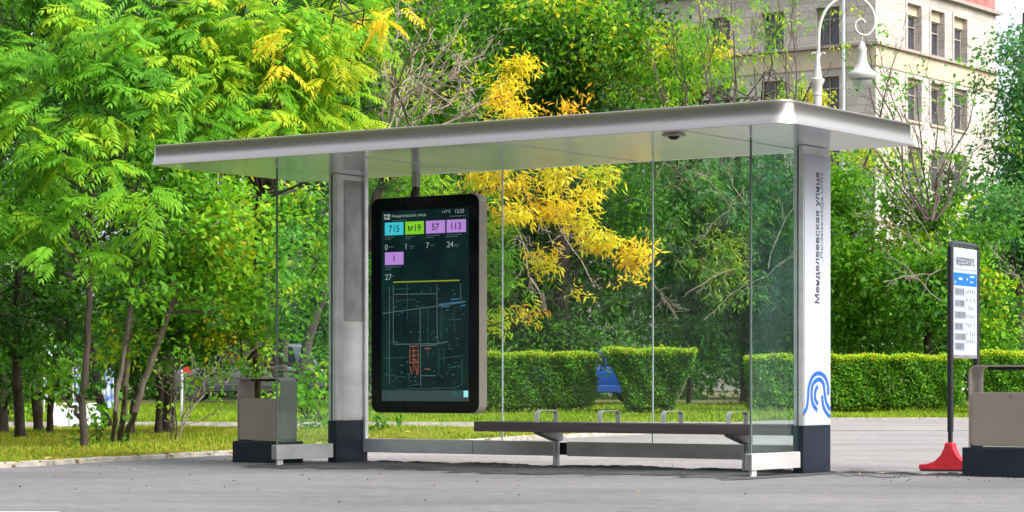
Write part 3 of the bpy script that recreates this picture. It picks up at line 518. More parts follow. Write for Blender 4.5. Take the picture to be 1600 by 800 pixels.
# wood far behind: nobody could count it
def wood(name, boxes, t, s, kind='stuff', lm='leaf', den=2.6):
    Ps = []
    for (x0, x1, y0, y1, Ya, Yb) in boxes:
        Y = (Ya + Yb) / 2; area = (x1 - x0) * (y1 - y0) * (Y / F) ** 2; n = int(den * 1.3 * area / (s * s * .55 * .3) / 18)
        yy = rng.uniform(Ya, Yb, n); xx = rng.uniform(x0, x1, n); zz = y0 + (y1 - y0) * rng.uniform(0, 1, n)
        lump = np.sin(xx * .021 + yy) * 18 + np.sin(xx * .047 + 2) * 12
        Ps.append(np.stack([(xx - 800) / F * yy, yy, HC + (HY - (zz + lump)) / F * yy], 1))
    Cn = np.concatenate(Ps); T = t + rng.normal(size=len(Cn)) * .09
    o = leaf_object(name, *spray_leaves(Cn, 'tuft', s, T, .07), M[lm]); return tag(o, kind=kind)
wood('distant_wood', [(-140, 1010, -70, 590, 84, 100), (-140, 700, -90, 250, 70, 80), (1480, 1720, 290, 590, 80, 90), (1000, 1130, 150, 590, 84, 96), (1120, 1300, 300, 590, 84, 92), (1290, 1720, 380, 590, 84, 92)], .16, .34)
wood('undergrowth', [(-120, 1240, 540, 600, 78, 83), (1230, 1720, 480, 600, 76, 83)], .2, .24)

# unseen trees added opposite and far right, for dark reflections in metal and glass
nb = 9000; uu = rng.uniform(-90, 110, nb); hh = 17 + 3 * np.sin(uu * .31) + 2 * np.sin(uu * .83 + 1)
Cn = np.array([wpos(u, v, z) for u, v, z in zip(uu, rng.uniform(-40, -32, nb), rng.uniform(.2, 1, nb) * hh)])
nb2 = 3500; xx = rng.uniform(28, 120, nb2); C2 = np.stack([xx, rng.uniform(60, 70, nb2), rng.uniform(.2, 1, nb2) * (13 + 2 * np.sin(xx * .4))], 1); Cn = np.concatenate([Cn, C2]); nb3 = 2600; C3 = np.stack([rng.uniform(62, 72, nb3), rng.uniform(18, 62, nb3), rng.uniform(.2, 1, nb3) * 17], 1); Cn = np.concatenate([Cn, C3]); nb += nb2 + nb3
tag(leaf_object('unseen_reflected_wood', *spray_leaves(Cn, 'tuft', .55, .04 + rng.normal(size=nb) * .05, .07), M['leaf']), kind='stuff')

# ------------------------------------------------------------------ grass and fallen leaves
def inside(P, poly):
    x, y = P[:, 0], P[:, 1]; r = np.zeros(len(P), bool); n = len(poly)
    for i in range(n):
        (x1, y1), (x2, y2) = poly[i], poly[(i + 1) % n]
        c = ((y1 > y) != (y2 > y)) & (x < (x2 - x1) * (y - y1) / (y2 - y1 + 1e-12) + x1); r ^= c
    return r
def grass(name, poly, n, h, t, zf, tsd=.14):
    pl = np.array(poly); P = rng.uniform(pl.min(0), pl.max(0), (n, 2)); P = P[inside(P, poly)]
    k = 5; G = len(P) * k; b = np.repeat(P, k, 0) + rng.normal(size=(G, 2)) * .03
    z = np.array([zf(x, y) for x, y in P]).repeat(k); clump = np.sin(b[:, 0] * 1.7 + 1.3 * np.sin(b[:, 1] * .9)) * np.sin(b[:, 1] * 1.3) 
    D = np.stack([rng.normal(size=G) * .45, rng.normal(size=G) * .45, np.ones(G)], 1)
    L_ = h * rng.uniform(.5, 1.3, G) * (1 + .35 * clump)
    o = leaf_object(name, np.column_stack([b, z]), D, unit(G) * np.array([1, 1, .2]), L_, L_ * .16 + .004, t + rng.normal(size=G) * tsd - .14 * clump, M['grass'])
    return tag(o, kind='stuff')
strip = [(-8.4, 14.8), (KL[2][0] - .1, KL[2][1] + .1), (KL[3][0] - .1, KL[3][1] + .12), (KL[4][0] - .1, KL[4][1] + .1), (KL[5][0] - .1, KL[5][1] + .1), (3.2, 39.9), (-11, 40)]
sheet('turf_base', strip, .012, M['soil'])
grass('short_grass', strip, 80000, .075, .60, lambda x, y: .01, .2)
lawn = [(-16, 44.2), (3.3, 44.2), (4.1, 47.6), (5.2, 50.7), (7, 52.15), (20, 52.15), (20, 66), (-16, 66)]
grass('lawn_grass', lawn, 60000, .12, .42, lambda x, y: ter(x, y) - .02, .1)
n = 2200; P = rng.uniform((-8, 15), (6, 40), (n, 2)); P = P[inside(P, strip)]
q = np.array([KL[3]] * 1); near = rng.normal(size=(150, 2)) * .12 + np.array([np.array(KL[i]) + (np.array(KL[i + 1]) - np.array(KL[i])) * t for i, t in zip(rng.integers(1, 6, 150), rng.uniform(0, 1, 150))]) + np.array([.05, .05])
fr = np.stack([rng.uniform(-5, 6, 70), rng.uniform(16.0, 24, 70)], 1); fr[:36] = [wpos(u, v)[:2] for u, v in zip(rng.uniform(-3, 6, 36), rng.normal(size=36) * .25 + .25)]
pts = np.concatenate([P, near, fr]); zz = np.concatenate([np.full(len(P), .06), np.full(150, .05), np.full(70, .016)])
zz = zz + rng.uniform(0, .01, len(zz))
D = np.column_stack([rng.normal(size=(len(pts), 2)), rng.normal(size=len(pts)) * .12]); l_ = rng.uniform(.05, .11, len(pts)) ; l_[-70:] *= .45
tag(leaf_object('fallen_leaves', np.column_stack([pts, zz]), D, np.tile([0, 0, 1.0], (len(pts), 1)) + rng.normal(size=(len(pts), 3)) * .15, l_, l_ * .6, rng.uniform(0, 1, len(pts)), M['fallen']), kind='stuff')

gp = np.concatenate([np.array([wpos(u, v)[:2] for u, v in zip(rng.uniform(-4, 6.5, 260), rng.normal(size=260) * .35 + .1)]), np.stack([rng.uniform(-5, 6, 160), rng.uniform(15.5, 23, 160)], 1)[:70]])
gm = MB()
for x, y in gp:
    r_ = rng.uniform(.003, .011); a_ = rng.uniform(0, 6.28, 5); vs_ = [(x + r_ * math.cos(a_[0] + k * 1.57) * rng.uniform(.7, 1.2), y + r_ * math.sin(a_[0] + k * 1.57) * rng.uniform(.7, 1.2), .010) for k in range(4)] + [(x, y, .012 + r_ * .9)]
    gm.add(vs_, [(0, 1, 4), (1, 2, 4), (2, 3, 4), (3, 0, 4)])
tag(gm.build('grit', M['tar'], recalc=False), kind='stuff')

# ------------------------------------------------------------------ clipped hedges
def hedge(label, x0, x1, ytop, Y, depth=1.1, taper=0.0, tone=.30, pw=1.3):
    zt = HC + (HY - ytop) / F * Y; xa, xb = (x0 - 800) / F * Y, (x1 - 800) / F * Y; cx = (xa + xb) / 2; hw = (xb - xa) / 2
    z0 = ter(cx, Y) - .02; e = empty('hedge', (cx, Y + depth / 2, z0), 0, label, 'hedge', 'clipped hedges along the lawn'); H = zt - z0
    def place(n, a, b, c):     # unit cube to hedge: sides taper in below
        f = 1 - taper * (1 - np.clip(c, 0, 1)) ** pw; return np.stack([a * hw * f, b * depth / 2 * f, c * H], 1)
    def lumpy(p): return p + np.stack([.05 * np.sin(p[:, 2] * 5 + p[:, 0] * 3), .06 * np.sin(p[:, 0] * 4.1) + .04 * np.sin(p[:, 0] * 9 + p[:, 2] * 6), .022 * np.sin(p[:, 0] * 6) + .014 * np.sin(p[:, 0] * 17 + p[:, 1] * 5)], 1)
    d_ = 2300; ns = int(2 * hw * H * d_); nt_ = int(2 * hw * depth * d_ * 1.1); ne = int(depth * H * d_)
    fr_ = place(ns, rng.uniform(-1, 1, ns), np.where(rng.uniform(size=ns) < .75, -1, 1) * (1 - abs(rng.normal(size=ns)) * .16), rng.uniform(.13, 1, ns) ** .9)
    en = place(ne, np.where(rng.uniform(size=ne) < .5, -1, 1) * (1 - abs(rng.normal(size=ne)) * .10), rng.uniform(-1, 1, ne), rng.uniform(.13, 1, ne))
    tp = place(nt_, rng.uniform(-1, 1, nt_), rng.uniform(-1, 1, nt_), 1 - abs(rng.normal(size=nt_)) * .035)
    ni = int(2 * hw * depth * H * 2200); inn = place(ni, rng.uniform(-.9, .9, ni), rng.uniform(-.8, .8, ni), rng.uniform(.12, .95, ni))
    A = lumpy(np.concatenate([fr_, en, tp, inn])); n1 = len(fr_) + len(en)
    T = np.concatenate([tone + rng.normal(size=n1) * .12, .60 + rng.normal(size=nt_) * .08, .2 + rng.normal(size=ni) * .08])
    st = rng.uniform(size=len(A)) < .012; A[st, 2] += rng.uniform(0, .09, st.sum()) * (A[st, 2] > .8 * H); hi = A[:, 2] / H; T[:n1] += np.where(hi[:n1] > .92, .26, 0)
    dn = unit(len(A)) * .8; dn[:, 2] += .25; l_ = rng.uniform(.045, .085, len(A))
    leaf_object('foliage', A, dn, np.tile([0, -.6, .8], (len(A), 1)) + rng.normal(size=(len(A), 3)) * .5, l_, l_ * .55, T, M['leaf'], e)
    tb = MB()
    for i in range(int(hw * 2 * 7)):
        x, y = rng.uniform(-1, 1), rng.uniform(-.6, .6); f = 1 - taper
        p0 = np.array([x * hw * f * .85, y * depth / 2 * f, 0]); p1 = np.array([x * hw * .95, y * depth / 2, H * .9])
        tb.tube([p0, (p0 + p1) / 2 + rng.normal(size=3) * .06, p1], [.018, .013, .006], 4, False)
    tb.build('stem', M['bark_pale'], e, recalc=False); return e
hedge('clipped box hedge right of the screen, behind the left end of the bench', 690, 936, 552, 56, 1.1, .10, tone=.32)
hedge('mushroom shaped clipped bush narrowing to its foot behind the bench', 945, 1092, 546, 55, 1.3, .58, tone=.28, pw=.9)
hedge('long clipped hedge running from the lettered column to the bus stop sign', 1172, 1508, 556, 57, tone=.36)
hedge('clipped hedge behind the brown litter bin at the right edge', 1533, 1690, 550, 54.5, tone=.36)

# ================================================================== BUILDING
def building():
    Yc = 150.0; k0 = (1368 - 800) / F; Xc = k0 * Yc
    e = empty('stone_building', (Xc, Yc, .24), -TH, 'pale limestone building with narrow deep windows and a red brick top', 'building')
    # local: x = along -d1 (towards the camera's right), y = along d2; the long face lies on y=0 going to -x, the short one on x=0 going to +y
    def yv(px): k = (px - 800) / F; return (k * Yc - Xc) / (sn - k * cs)
    def xu(px): k = (px - 800) / F; return -(Xc - k * Yc) / (cs + k * sn)
    def zR(py, px): return HC + (HY - py) * (Yc + cs * yv(px)) / F - .24
    def zL(py, px): return HC + (HY - py) * (Yc - sn * xu(px)) / F - .24
    stone = mat('limestone', (0.44, 0.413, 0.382), 0.9, noise=0.1, nscale=.5, bump=.2, bscale=6)
    n = stone.node_tree.nodes; l = stone.node_tree.links; b = n['Principled BSDF']; src = b.inputs['Base Color'].links[0].from_socket
    tc = [q for q in n if q.type == 'TEX_COORD'][0]; sp = n.new('ShaderNodeSeparateXYZ'); l.new(tc.outputs['Object'], sp.inputs[0])
    ad = n.new('ShaderNodeMath'); l.new(sp.outputs[0], ad.inputs[0]); l.new(sp.outputs[1], ad.inputs[1]); cb = n.new('ShaderNodeCombineXYZ'); l.new(ad.outputs[0], cb.inputs[0]); l.new(sp.outputs[2], cb.inputs[1])
    br = n.new('ShaderNodeTexBrick'); br.inputs['Scale'].default_value = 1; br.inputs['Brick Width'].default_value = 1.3; br.inputs['Row Height'].default_value = .5; br.inputs['Mortar Size'].default_value = .02
    br.inputs['Color1'].default_value = (1, 1, 1, 1); br.inputs['Color2'].default_value = (.82, .80, .79, 1); br.inputs['Mortar'].default_value = (.58, .55, .53, 1); l.new(cb.outputs[0], br.inputs['Vector'])
    g = n.new('ShaderNodeMix'); g.data_type = 'RGBA'; g.blend_type = 'MULTIPLY'; g.inputs[0].default_value = 1; l.new(src, g.inputs[6]); l.new(br.outputs['Color'], g.inputs[7]); l.new(g.outputs[2], b.inputs['Base Color'])
    trim = mat('warm_stone_trim', (0.44, 0.37, 0.275), 0.9, noise=.12, nscale=.8); redb = mat('red_brickwork', (0.34, 0.12, 0.11), .9, noise=.35, nscale=1.3)
    dark = mat('window_glass', (0.055, 0.06, 0.075), .1, spec=.6, noise=.5, nscale=.6); frm = mat('window_frame', (0.30, 0.26, 0.23), .6)
    top = zR(24, 1556); xL = -44.0; yR = yv(1556)
    cor = zR(117, 1556); fl = (zR(81, 1425) - zR(188, 1425)); gb, gt, nt2 = zR(81, 1425), zR(22, 1425), zR(6, 1425)
    winR = [(yv(a), yv(b_)) for a, b_ in ((1417, 1439), (1454, 1475), (1490, 1510.5))]
    winL = [(xu(1293) - i * (xu(1293) - xu(1207)) - .80, xu(1293) - i * (xu(1293) - xu(1207)) + .80) for i in range(10)]; gtL, gbL = zL(11, 1293), zL(71, 1293)
    rowsR = [(gb - fl * i, gt - fl * i, nt2 - fl * i - (.35 if i else 0)) for i in range(6)]
    rowsR = [r for r in rowsR if r[0] > 1]
    rowsL = [(gbL - fl * i, gtL - fl * i) for i in range(6)]; rowsL = [r for r in rowsL if r[0] > 1]
    def facade(cols, rows, lo, hi, P, inn, name):
        """cols along the face, rows of (sill, head); P(a, z, depth) -> local point"""
        mb = MB(); ca = sorted({lo, hi, *[c for q in cols for c in q]}); za = sorted({0.0, top, *[z for q in rows for z in q]})
        for i in range(len(ca) - 1):
            for j in range(len(za) - 1):
                a0, a1, z0, z1 = ca[i], ca[i + 1], za[j], za[j + 1]
                hole = any(abs(a0 - c[0]) < 1e-6 for c in cols) and any(abs(z0 - r[0]) < 1e-6 for r in rows)
                if not hole: mb.add([P(a0, z0, 0), P(a1, z0, 0), P(a1, z1, 0), P(a0, z1, 0)], [(0, 1, 2, 3)])
                else:
                    for (p, q) in (((a0, z0), (a1, z0)), ((a1, z0), (a1, z1)), ((a1, z1), (a0, z1)), ((a0, z1), (a0, z0))):
                        mb.add([P(*p, 0), P(*q, 0), P(*q, inn), P(*p, inn)], [(0, 1, 2, 3)])
        return mb.build(name, stone, e, recalc=False)
    PR = lambda a, z, d: (-d, a, z); PL = lambda a, z, d: (a, d, z)
    facade(winR, [(r[0], r[2]) for r in rowsR], 0, yR, PR, .55, 'wall')
    facade(winL, rowsL, xL, 0, PL, .5, 'wall')
    MB().box((xL, .02, .0), (-.02, yR, top - .3)).v  # (core omitted: the two faces are the visible shell)
    cr = MB(); cr.add([(xL, .0, 0), (xL, yR, 0), (xL, yR, top), (xL, 0, top)], [(0, 1, 2, 3)]); cr.add([(xL, yR, 0), (0, yR, 0), (0, yR, top), (xL, yR, top)], [(0, 1, 2, 3)]); cr.build('wall', stone, e, recalc=False)
    for cols, rows, P, dd in ((winR, rowsR, PR, .55), (winL, [(a, b_, b_) for a, b_ in rowsL], PL, .5)):
        for (a0, a1) in cols:
            for (z0, z1, z2) in rows:
                f = MB(); fw = .09
                def bar(p0, p1, q0, q1, d0, d1): f.add([P(x, z, d) for d in (d0, d1) for x, z in ((p0, q0), (p1, q0), (p1, q1), (p0, q1))], [(0, 1, 2, 3), (7, 6, 5, 4), (0, 4, 5, 1), (1, 5, 6, 2), (2, 6, 7, 3), (3, 7, 4, 0)])
                bar(a0, a0 + fw, z0, z1, dd - .14, dd - .05); bar(a1 - fw, a1, z0, z1, dd - .14, dd - .05); bar(a0 + fw, a1 - fw, z0, z0 + fw, dd - .14, dd - .05); bar(a0 + fw, a1 - fw, z1 - fw, z1, dd - .14, dd - .05)
                m_ = (a0 + a1) / 2; bar(m_ - .04, m_ + .04, z0 + fw, z1 - fw, dd - .13, dd - .06); zz_ = z0 + (z1 - z0) * .7; bar(a0 + fw, m_ - .04, zz_ - .04, zz_ + .04, dd - .125, dd - .065); bar(m_ + .04, a1 - fw, zz_ - .04, zz_ + .04, dd - .125, dd - .065)
                wo = f.build('window', frm, e)
                gmb = MB().add([P(a0, z0, dd - .05), P(a1, z0, dd - .05), P(a1, z1, dd - .05), P(a0, z1, dd - .05)], [(0, 1, 2, 3)]); gmb.build('pane', dark, wo, recalc=False)
                if z2 > z1 + .05:
                    s_ = MB(); f = s_; bar(a0, a1, z1, z2, .28, dd); s_.build('panel', trim, wo)
                s_ = MB(); f = s_; bar(a0 - .12, a1 + .12, z0 - .16, z0 - .01, -.12, .2); s_.build('sill', trim, wo)
                if P is PR:
                    s_ = MB(); f = s_; bar(a0 - .22, a0 - .003, z0, z2 + .2, -.05, .1); bar(a1 + .003, a1 + .22, z0, z2 + .2, -.05, .1); bar(a0 - .003, a1 + .003, z2 + .003, z2 + .2, -.05, .1); s_.build('surround', stone, wo)
    cm = MB().box((.002, -.25, cor), (.28, yR + .02, cor + .18)).box((xL, -.28, cor + .004), (.25, -.002, cor + .176)).build('cornice', frm, e)
    MB().box((.003, -.06, cor - 1.25), (.06, yR, cor - .01)).box((xL, -.06, cor - 1.25), (.05, -.003, cor - .01)).build('frieze', trim, e)
    MB().box((-.1, -.30, top), (.35, yR + .25, top + .22)).box((xL, -.35, top + .003), (-.12, .1, top + .217)).build('cornice', frm, e)
    up = MB().box((xL, .05, top + .222), (-.05, yR - .02, top + 4.2)).build('upper_wall', redb, e)
    for i in range(5):
        y = 1.8 + i * 3.3
        MB().tube([(-.06, y, top + 2.0), (.06, y, top + 2.0)], .34, 16).build('round_window', trim, up)
    MB().box((xL - .3, -.3, top + 4.2), (.3, yR + .3, top + 4.6)).build('roof', frm, e)
    px_ = xu(1323); MB().tube([(px_, -.42, 0), (px_, -.42, top)], .10, 8).build('downpipe', mat('zinc_pipe', (.55, .60, .66), .4, .5), e)
    return e
building()

# ================================================================== SHELTER
tc_, wc, L = .0947, .4783, 4.9724
u0, u1, v0, v1, zs, zt = -.6992, 5.8042, -1.6276, .6057, 2.75, 2.9357
sh = empty('bus_shelter', wpos(0, 0), -TH, 'glass bus stop shelter with flat metal roof and lettered white column', 'bus shelter')
lx = lambda u: -u
# roof: a lip swept round a rounded rectangle
prof = [(-.012, zs + .004), (0, zs + .001), (.003, zs + .006), (-.004, zs + .020), (-.012, zs + .042), (-.018, zs + .066), (-.0215, zs + .092), (-.023, zs + .120), (-.0235, zs + .150), (-.023, zs + .172), (-.021, zs + .180), (-.024, zs + .1857), (-.04, zs + .189), (-.25, zs + .196)]
ring = []
rr = .13
ue0, ue1 = u0 - .03, u1 + .045
for xc_, yc_, sx_, sy_, a0, rc in ((lx(ue0), v1, -1, -1, 0, .05), (lx(ue1), v1, 1, -1, 90, .05), (lx(ue1), v0, 1, 1, 180, .06), (lx(ue0), v0, -1, 1, 270, .17)):
    for k in range(9):
        t = R(a0 + 90 * k / 8); ring.append((xc_ + sx_ * rc + (rc - rr) * math.cos(t), yc_ + sy_ * rc + (rc - rr) * math.sin(t), math.cos(t), math.sin(t)))
N = len(ring); vsr = []; fsr = []
for off, z in prof: vsr += [(cx + (rr + off) * a, cy + (rr + off) * b, z) for cx, cy, a, b in ring]
for i in range(len(prof) - 1): fsr += [(i * N + k, i * N + (k + 1) % N, (i + 1) * N + (k + 1) % N, (i + 1) * N + k) for k in range(N)]
fsr.append(tuple((len(prof) - 1) * N + k for k in range(N)))
roof = MB().add(vsr, fsr).build('roof', M['fascia'], sh, smooth=True)
sf = MB(); ri = rr - .012
poly = [(cx + ri * a, cy + ri * b) for cx, cy, a, b in ring]
sf.add([(x, y, zs + .004) for x, y in poly], [tuple(range(N - 1, -1, -1))]); sf.build('soffit', M['soffit'], roof, recalc=False)
sm = MB()
for px in (563, 868):
    u = u_of(px, v0 + .02) if False else None
for us in (3.72, 1.98, .25):
    sm.box((lx(us) - .006, v0 + .05, zs - .001), (lx(us) + .006, v1 - .05, zs + .002))
sm.build('seam', M['seam'], roof)
# columns
def column(uc, white):
    c = MB().box((lx(uc), .002, .41), (lx(uc + tc_), wc - .002, zs)).build('column', M['steel'], sh, bevel=.004, seg=1)
    MB().box((lx(uc) + .004, -.003, 0), (lx(uc + tc_) - .004, wc + .003, .412)).build('base', M['navy'], c, bevel=.004, seg=1)
    fx = lx(uc)
    if white:
        MB().box((fx + .001, .004, .414), (fx + .007, wc - .006, zs - .07)).build('panel', M['white_panel'], c)
    else:
        f = MB()
        for a, b_ in ((.0, .10), (wc - .06, wc - .015)): f.box((fx, a + .004, .414), (fx + .012, b_, zs - .03))
        f.build('frame', M['steel'], c, bevel=.003, seg=1)
        zz = z_of(504, L, .3)
        MB().box((fx - .001, .115, .43), (fx + .007, wc - .075, zz - .008)).build('access_panel', M['steel'], c, bevel=.002, seg=1)
        MB().box((fx - .001, .115, zz + .008), (fx + .005, wc - .075, zs - .05)).build('access_panel', M['steel_dark'], c, bevel=.002, seg=1)
        MB().box((fx + .002, .105, .42), (fx + .010, .112, zz)).box((fx + .002, .105, zz - .006), (fx + .010, wc - .07, zz + .006)).build('seam', M['seam'], c)
    MB().box((lx(uc + tc_ * .62), -.004, .415), (lx(uc + tc_ * .5), .004, zs - .002)).build('glazing_channel', M['rubber'], c)
    return c
colR = column(0, True); colL = column(L, False)
ft = .0095
vf = lambda px: v_of(px, 0)
def on_face(px, py): v = vf(px); return (ft, v, z_of(py, 0, v))
v_text = vf(1278.6); za, zb = z_of(474, 0, v_text), z_of(270, 0, v_text)
text('lettering', 'Менделеевская улица', (ft, v_text, za), (0, 0, 1), (0, -1, 0), M['text_dark'], colR, width=zb - za, bold=.009)
v_t2 = vf(1284.6); za, zb = z_of(403, 0, v_t2), z_of(270, 0, v_t2)
text('lettering', 'Mendeleevskaya Ulitsa', (ft, v_t2, za), (0, 0, 1), (0, -1, 0), M['text_grey'], colR, width=zb - za, bold=-.004)
def smooth_path(pts, k=6):
    P = [np.array(p, float) for p in pts]; P = [2 * P[0] - P[1]] + P + [2 * P[-1] - P[-2]]; out = []
    for i in range(1, len(P) - 2):
        for j in range(k):
            t = j / k; a, b, c, d = P[i - 1], P[i], P[i + 1], P[i + 2]
            out.append(.5 * ((2 * b) + (c - a) * t + (2 * a - 5 * b + 4 * c - d) * t * t + (3 * b - a - 3 * c + d) * t ** 3))
    out.append(P[-2]); return out
emb = MB()
for stroke in ([(105, 362), (124, 318), (132, 250), (136, 190), (162, 120), (202, 97), (242, 122), (262, 180), (264, 238)], [(192, 342), (164, 300), (154, 232), (165, 168), (202, 137), (232, 165), (241, 230), (252, 292), (281, 338)], [(224, 245), (231, 310), (252, 356), (281, 384)], [(196, 182), (179, 216), (179, 268), (196, 300)]):
    pts = []
    for x, y in stroke:
        p = on_face(min(1230 + x / 4.21, 1295.6), 560 + y / 4.21); pts.append((p[1], p[2]))
    pts = smooth_path(pts); hw = .017; Lf, Rt = [], []
    for i, p in enumerate(pts):
        d = pts[min(i + 1, len(pts) - 1)] - pts[max(i - 1, 0)]; d /= np.linalg.norm(d); nn = np.array([-d[1], d[0]]) * hw
        Lf.append(p + nn); Rt.append(p - nn)
    vv = [(ft, a[0], a[1]) for a in Lf] + [(ft, a[0], a[1]) for a in Rt]; n_ = len(pts)
    emb.add(vv, [(i, i + 1, n_ + i + 1, n_ + i) for i in range(n_ - 1)])
emb.build('emblem', M['blue'], colR, recalc=False)
# glass walls
vg = .435
cuts = [L - .02, u_of(785, vg), u_of(1020, vg), .06]
for i in range(3):
    a, b_ = cuts[i] - .006, cuts[i + 1] + .006
    g = MB().box((lx(a), vg - .005, .235), (lx(b_), vg + .005, zs)).build('back_glass', M['glass'], sh)
    if i: MB().box((lx(cuts[i]) - .0055, vg - .007, .236), (lx(cuts[i]) + .0055, vg + .007, zs - .001)).build('glazing_seal', M['seal'], g)
MB().box((lx(L) + .002, vg - .03, .236), (lx(L) + .03, vg + .02, zs - .001)).build('glazing_channel', M['steel'], sh)
vfz = -.799
for uc in (0, L):
    ug = uc + tc_ * .55
    g = MB().box((lx(ug) - .006, vfz, .19), (lx(ug) + .006, -.002, zs)).build('side_glass', M['glass_green'], sh)
    MB().box((lx(ug) - .008, vfz - .012, .19), (lx(ug) + .008, vfz - .001, zs - .001)).build('glazing_seal', M['edge'], g)
    r_ = MB().box((lx(ug) - .034, vfz - .045, .062), (lx(ug) + .034, -.018, .196)).build('side_rail', M['steel'], sh, bevel=.004, seg=1)
    MB().box((lx(ug) - .030, vfz - .0475, .066), (lx(ug) + .030, vfz - .0445, .192)).build('end_cap', M['steel_dark'], r_)
    f = MB()
    for dv in (.0, .042): f.tube([(lx(ug), vfz + .01 + dv, -.01), (lx(ug), vfz + .01 + dv, .07)], .019, 12)
    f.build('foot', M['steel'], r_, smooth=True)
ub = u_of(880, vg)
for a, b_ in ((L - .005, ub + .06), (ub - .06, .1)):
    MB().box((lx(a), vg - .035, .105), (lx(b_), vg + .035, .236)).build('back_rail', M['steel'], sh, bevel=.004, seg=1)
MB().box((lx(ub + .058), vg - .02, .115), (lx(ub - .058), vg + .02, .226)).build('rail_joint', M['rubber'], sh)
MB().box((lx(u_of(742, vg)) - .002, vg - .037, .107), (lx(u_of(742, vg)) + .002, vg - .034, .234)).build('rail_seam', M['rubber'], sh)
# dome camera under the roof
Yd = F * (zs - HC) / (HY - 209); Xd = (1053 - 800) / F * Yd; dx, dy = Xd - X0, Yd - Y0
dl = (cs * dx - sn * dy, sn * dx + cs * dy)
dm = MB().box((dl[0] - .075, dl[1] - .06, zs - .022), (dl[0] + .075, dl[1] + .06, zs + .001)).build('dome_camera', M['beige_metal'], sh, bevel=.006)
MB().lathe([(.050, 0), (.046, -.008), (.034, -.02), (.017, -.027), (0.0005, -.028)], (dl[0], dl[1], zs - .022), 20).build('lens_dome', M['screen_black'], dm, smooth=True)

# ------------------------------------------------------------------ information screen hanging from the roof
vsn = .17
sc = empty('information_screen', wpos(u_of(664, vsn), vsn, zs), -TH, 'tall black information screen showing bus times hanging from the shelter roof', 'screen')
us0 = u_of(664, vsn)
def sp(px, py, d=0.0):
    u = u_of(px, vsn); return (-(u - us0), -d, z_of(py, u, vsn) - zs)
xl, xr = sp(580, 400)[0], sp(748, 400)[0]
zt_ = (sp(748, 302.5)[2] + sp(590, 309)[2]) / 2; zb_ = (sp(735, 647)[2] + sp(590, 644)[2]) / 2
MB().prism(rrect(xl, zb_, xr, zt_, .085, 8), (0, .010, 0), (1, 0, 0), (0, 0, 1), (0, .125, 0)).build('housing', M['beige_metal'], sc, bevel=.006)
MB().prism(rrect(xl + .004, zb_ + .004, xr - .004, zt_ - .004, .082, 8), (0, 0, 0), (1, 0, 0), (0, 0, 1), (0, .011, 0)).build('front_panel', M['screen_black'], sc)
f = MB()
for py in (346, 474, 603):
    z = sp(748, py)[2]; f.tube([(xr - .004, .072, z), (xr + .004, .072, z)], .022, 14)
f.build('fixing', M['steel_dark'], sc)
hx = sp(637, 290)[0]
hg = MB().box((hx - .032, .10, zt_ + .10), (hx + .032, .16, 0)).build('hanger', M['steel_dark'], sc, bevel=.004, seg=1)
MB().prism([(.11, zt_ + .10), (.155, zt_ + .10), (.13, zt_ - .02), (.06, zt_ - .02)], (hx - .026, 0, 0), (0, 1, 0), (0, 0, 1), (.052, 0, 0)).build('elbow', M['rubber'], hg)
def emi(name, c, e, rough=.3): return mat(name, c, rough, emit=e)
sx0, sx1 = sp(596.5, 400)[0], sp(733, 400)[0]; sz0, sz1 = sp(664, 627)[2], sp(664, 327)[2]
def flat(name, x0, x1, z0, z1, d, m, par): return MB().add([(x0, -d, z0), (x1, -d, z0), (x1, -d, z1), (x0, -d, z1)], [(0, 1, 2, 3)]).build(name, m, par, recalc=False)
scm = bpy.data.materials.new('lit_screen'); scm.use_nodes = True; n = scm.node_tree.nodes; l = scm.node_tree.links; b = n['Principled BSDF']
b.inputs['Base Color'].default_value = (.003, .005, .006, 1); b.inputs['Roughness'].default_value = .07; b.inputs['Specular IOR Level'].default_value = .35
tx = n.new('ShaderNodeTexNoise'); tx.inputs['Scale'].default_value = 3.2; tx.inputs['Detail'].default_value = 6; tcn = n.new('ShaderNodeTexCoord'); l.new(tcn.outputs['Object'], tx.inputs['Vector'])
rp = n.new('ShaderNodeValToRGB'); l.new(tx.outputs['Fac'], rp.inputs[0]); rp.color_ramp.elements[0].position = .35; rp.color_ramp.elements[1].position = .72; rp.color_ramp.elements[0].color = (.001, .006, .009, 1); rp.color_ramp.elements[1].color = (.003, .022, .017, 1)
l.new(rp.outputs[0], b.inputs['Emission Color']); b.inputs['Emission Strength'].default_value = .5
dsp = flat('display', sx0, sx1, sz0, sz1, .003, scm, sc)
ew = emi('screen_white', (.40, .50, .49), .2); ec = emi('screen_cyan', (.05, .55, .68), .30); eg = emi('screen_green', (.22, .62, .03), .30); ep = emi('screen_violet', (.42, .22, .62), .34); ed = emi('screen_ink', (.004, .006, .012), 0.0)
ey = emi('screen_yellow', (.24, .30, .02), .3); et = emi('screen_teal', (.02, .09, .09), .24); er = emi('screen_orange', (.26, .07, .04), .3); eb = emi('screen_blue', (.03, .11, .20), .35); egr = emi('screen_grey', (.09, .15, .15), .20)
AX, BX = (1, 0, 0), (0, 0, 1)
def tile(px0, px1, py0, py1, txt, m):
    a = sp(px0, py1); b_ = sp(px1, py0); zc = sp((px0 + px1) / 2, (py0 + py1) / 2)[2]; h = abs(sp(px0, py0)[2] - sp(px0, py1)[2]); t_ = flat('route_tile', a[0], b_[0], zc - h / 2, zc + h / 2, .005, m, dsp)
    text('route_number', txt, ((a[0] + b_[0]) / 2, -.007, zc - h * .25), AX, BX, ed, t_, height=h * .74, align='CENTER', bold=.007)
tile(601.8, 631, 347.5, 367.5, '715', ec); tile(633.6, 662.8, 346, 366, 'м19', eg); tile(666, 696, 344.5, 364.5, '57', ep); tile(698.3, 728.6, 343, 363, '113', ep); tile(602, 631, 394, 413.8, '1', ep)
ms = []
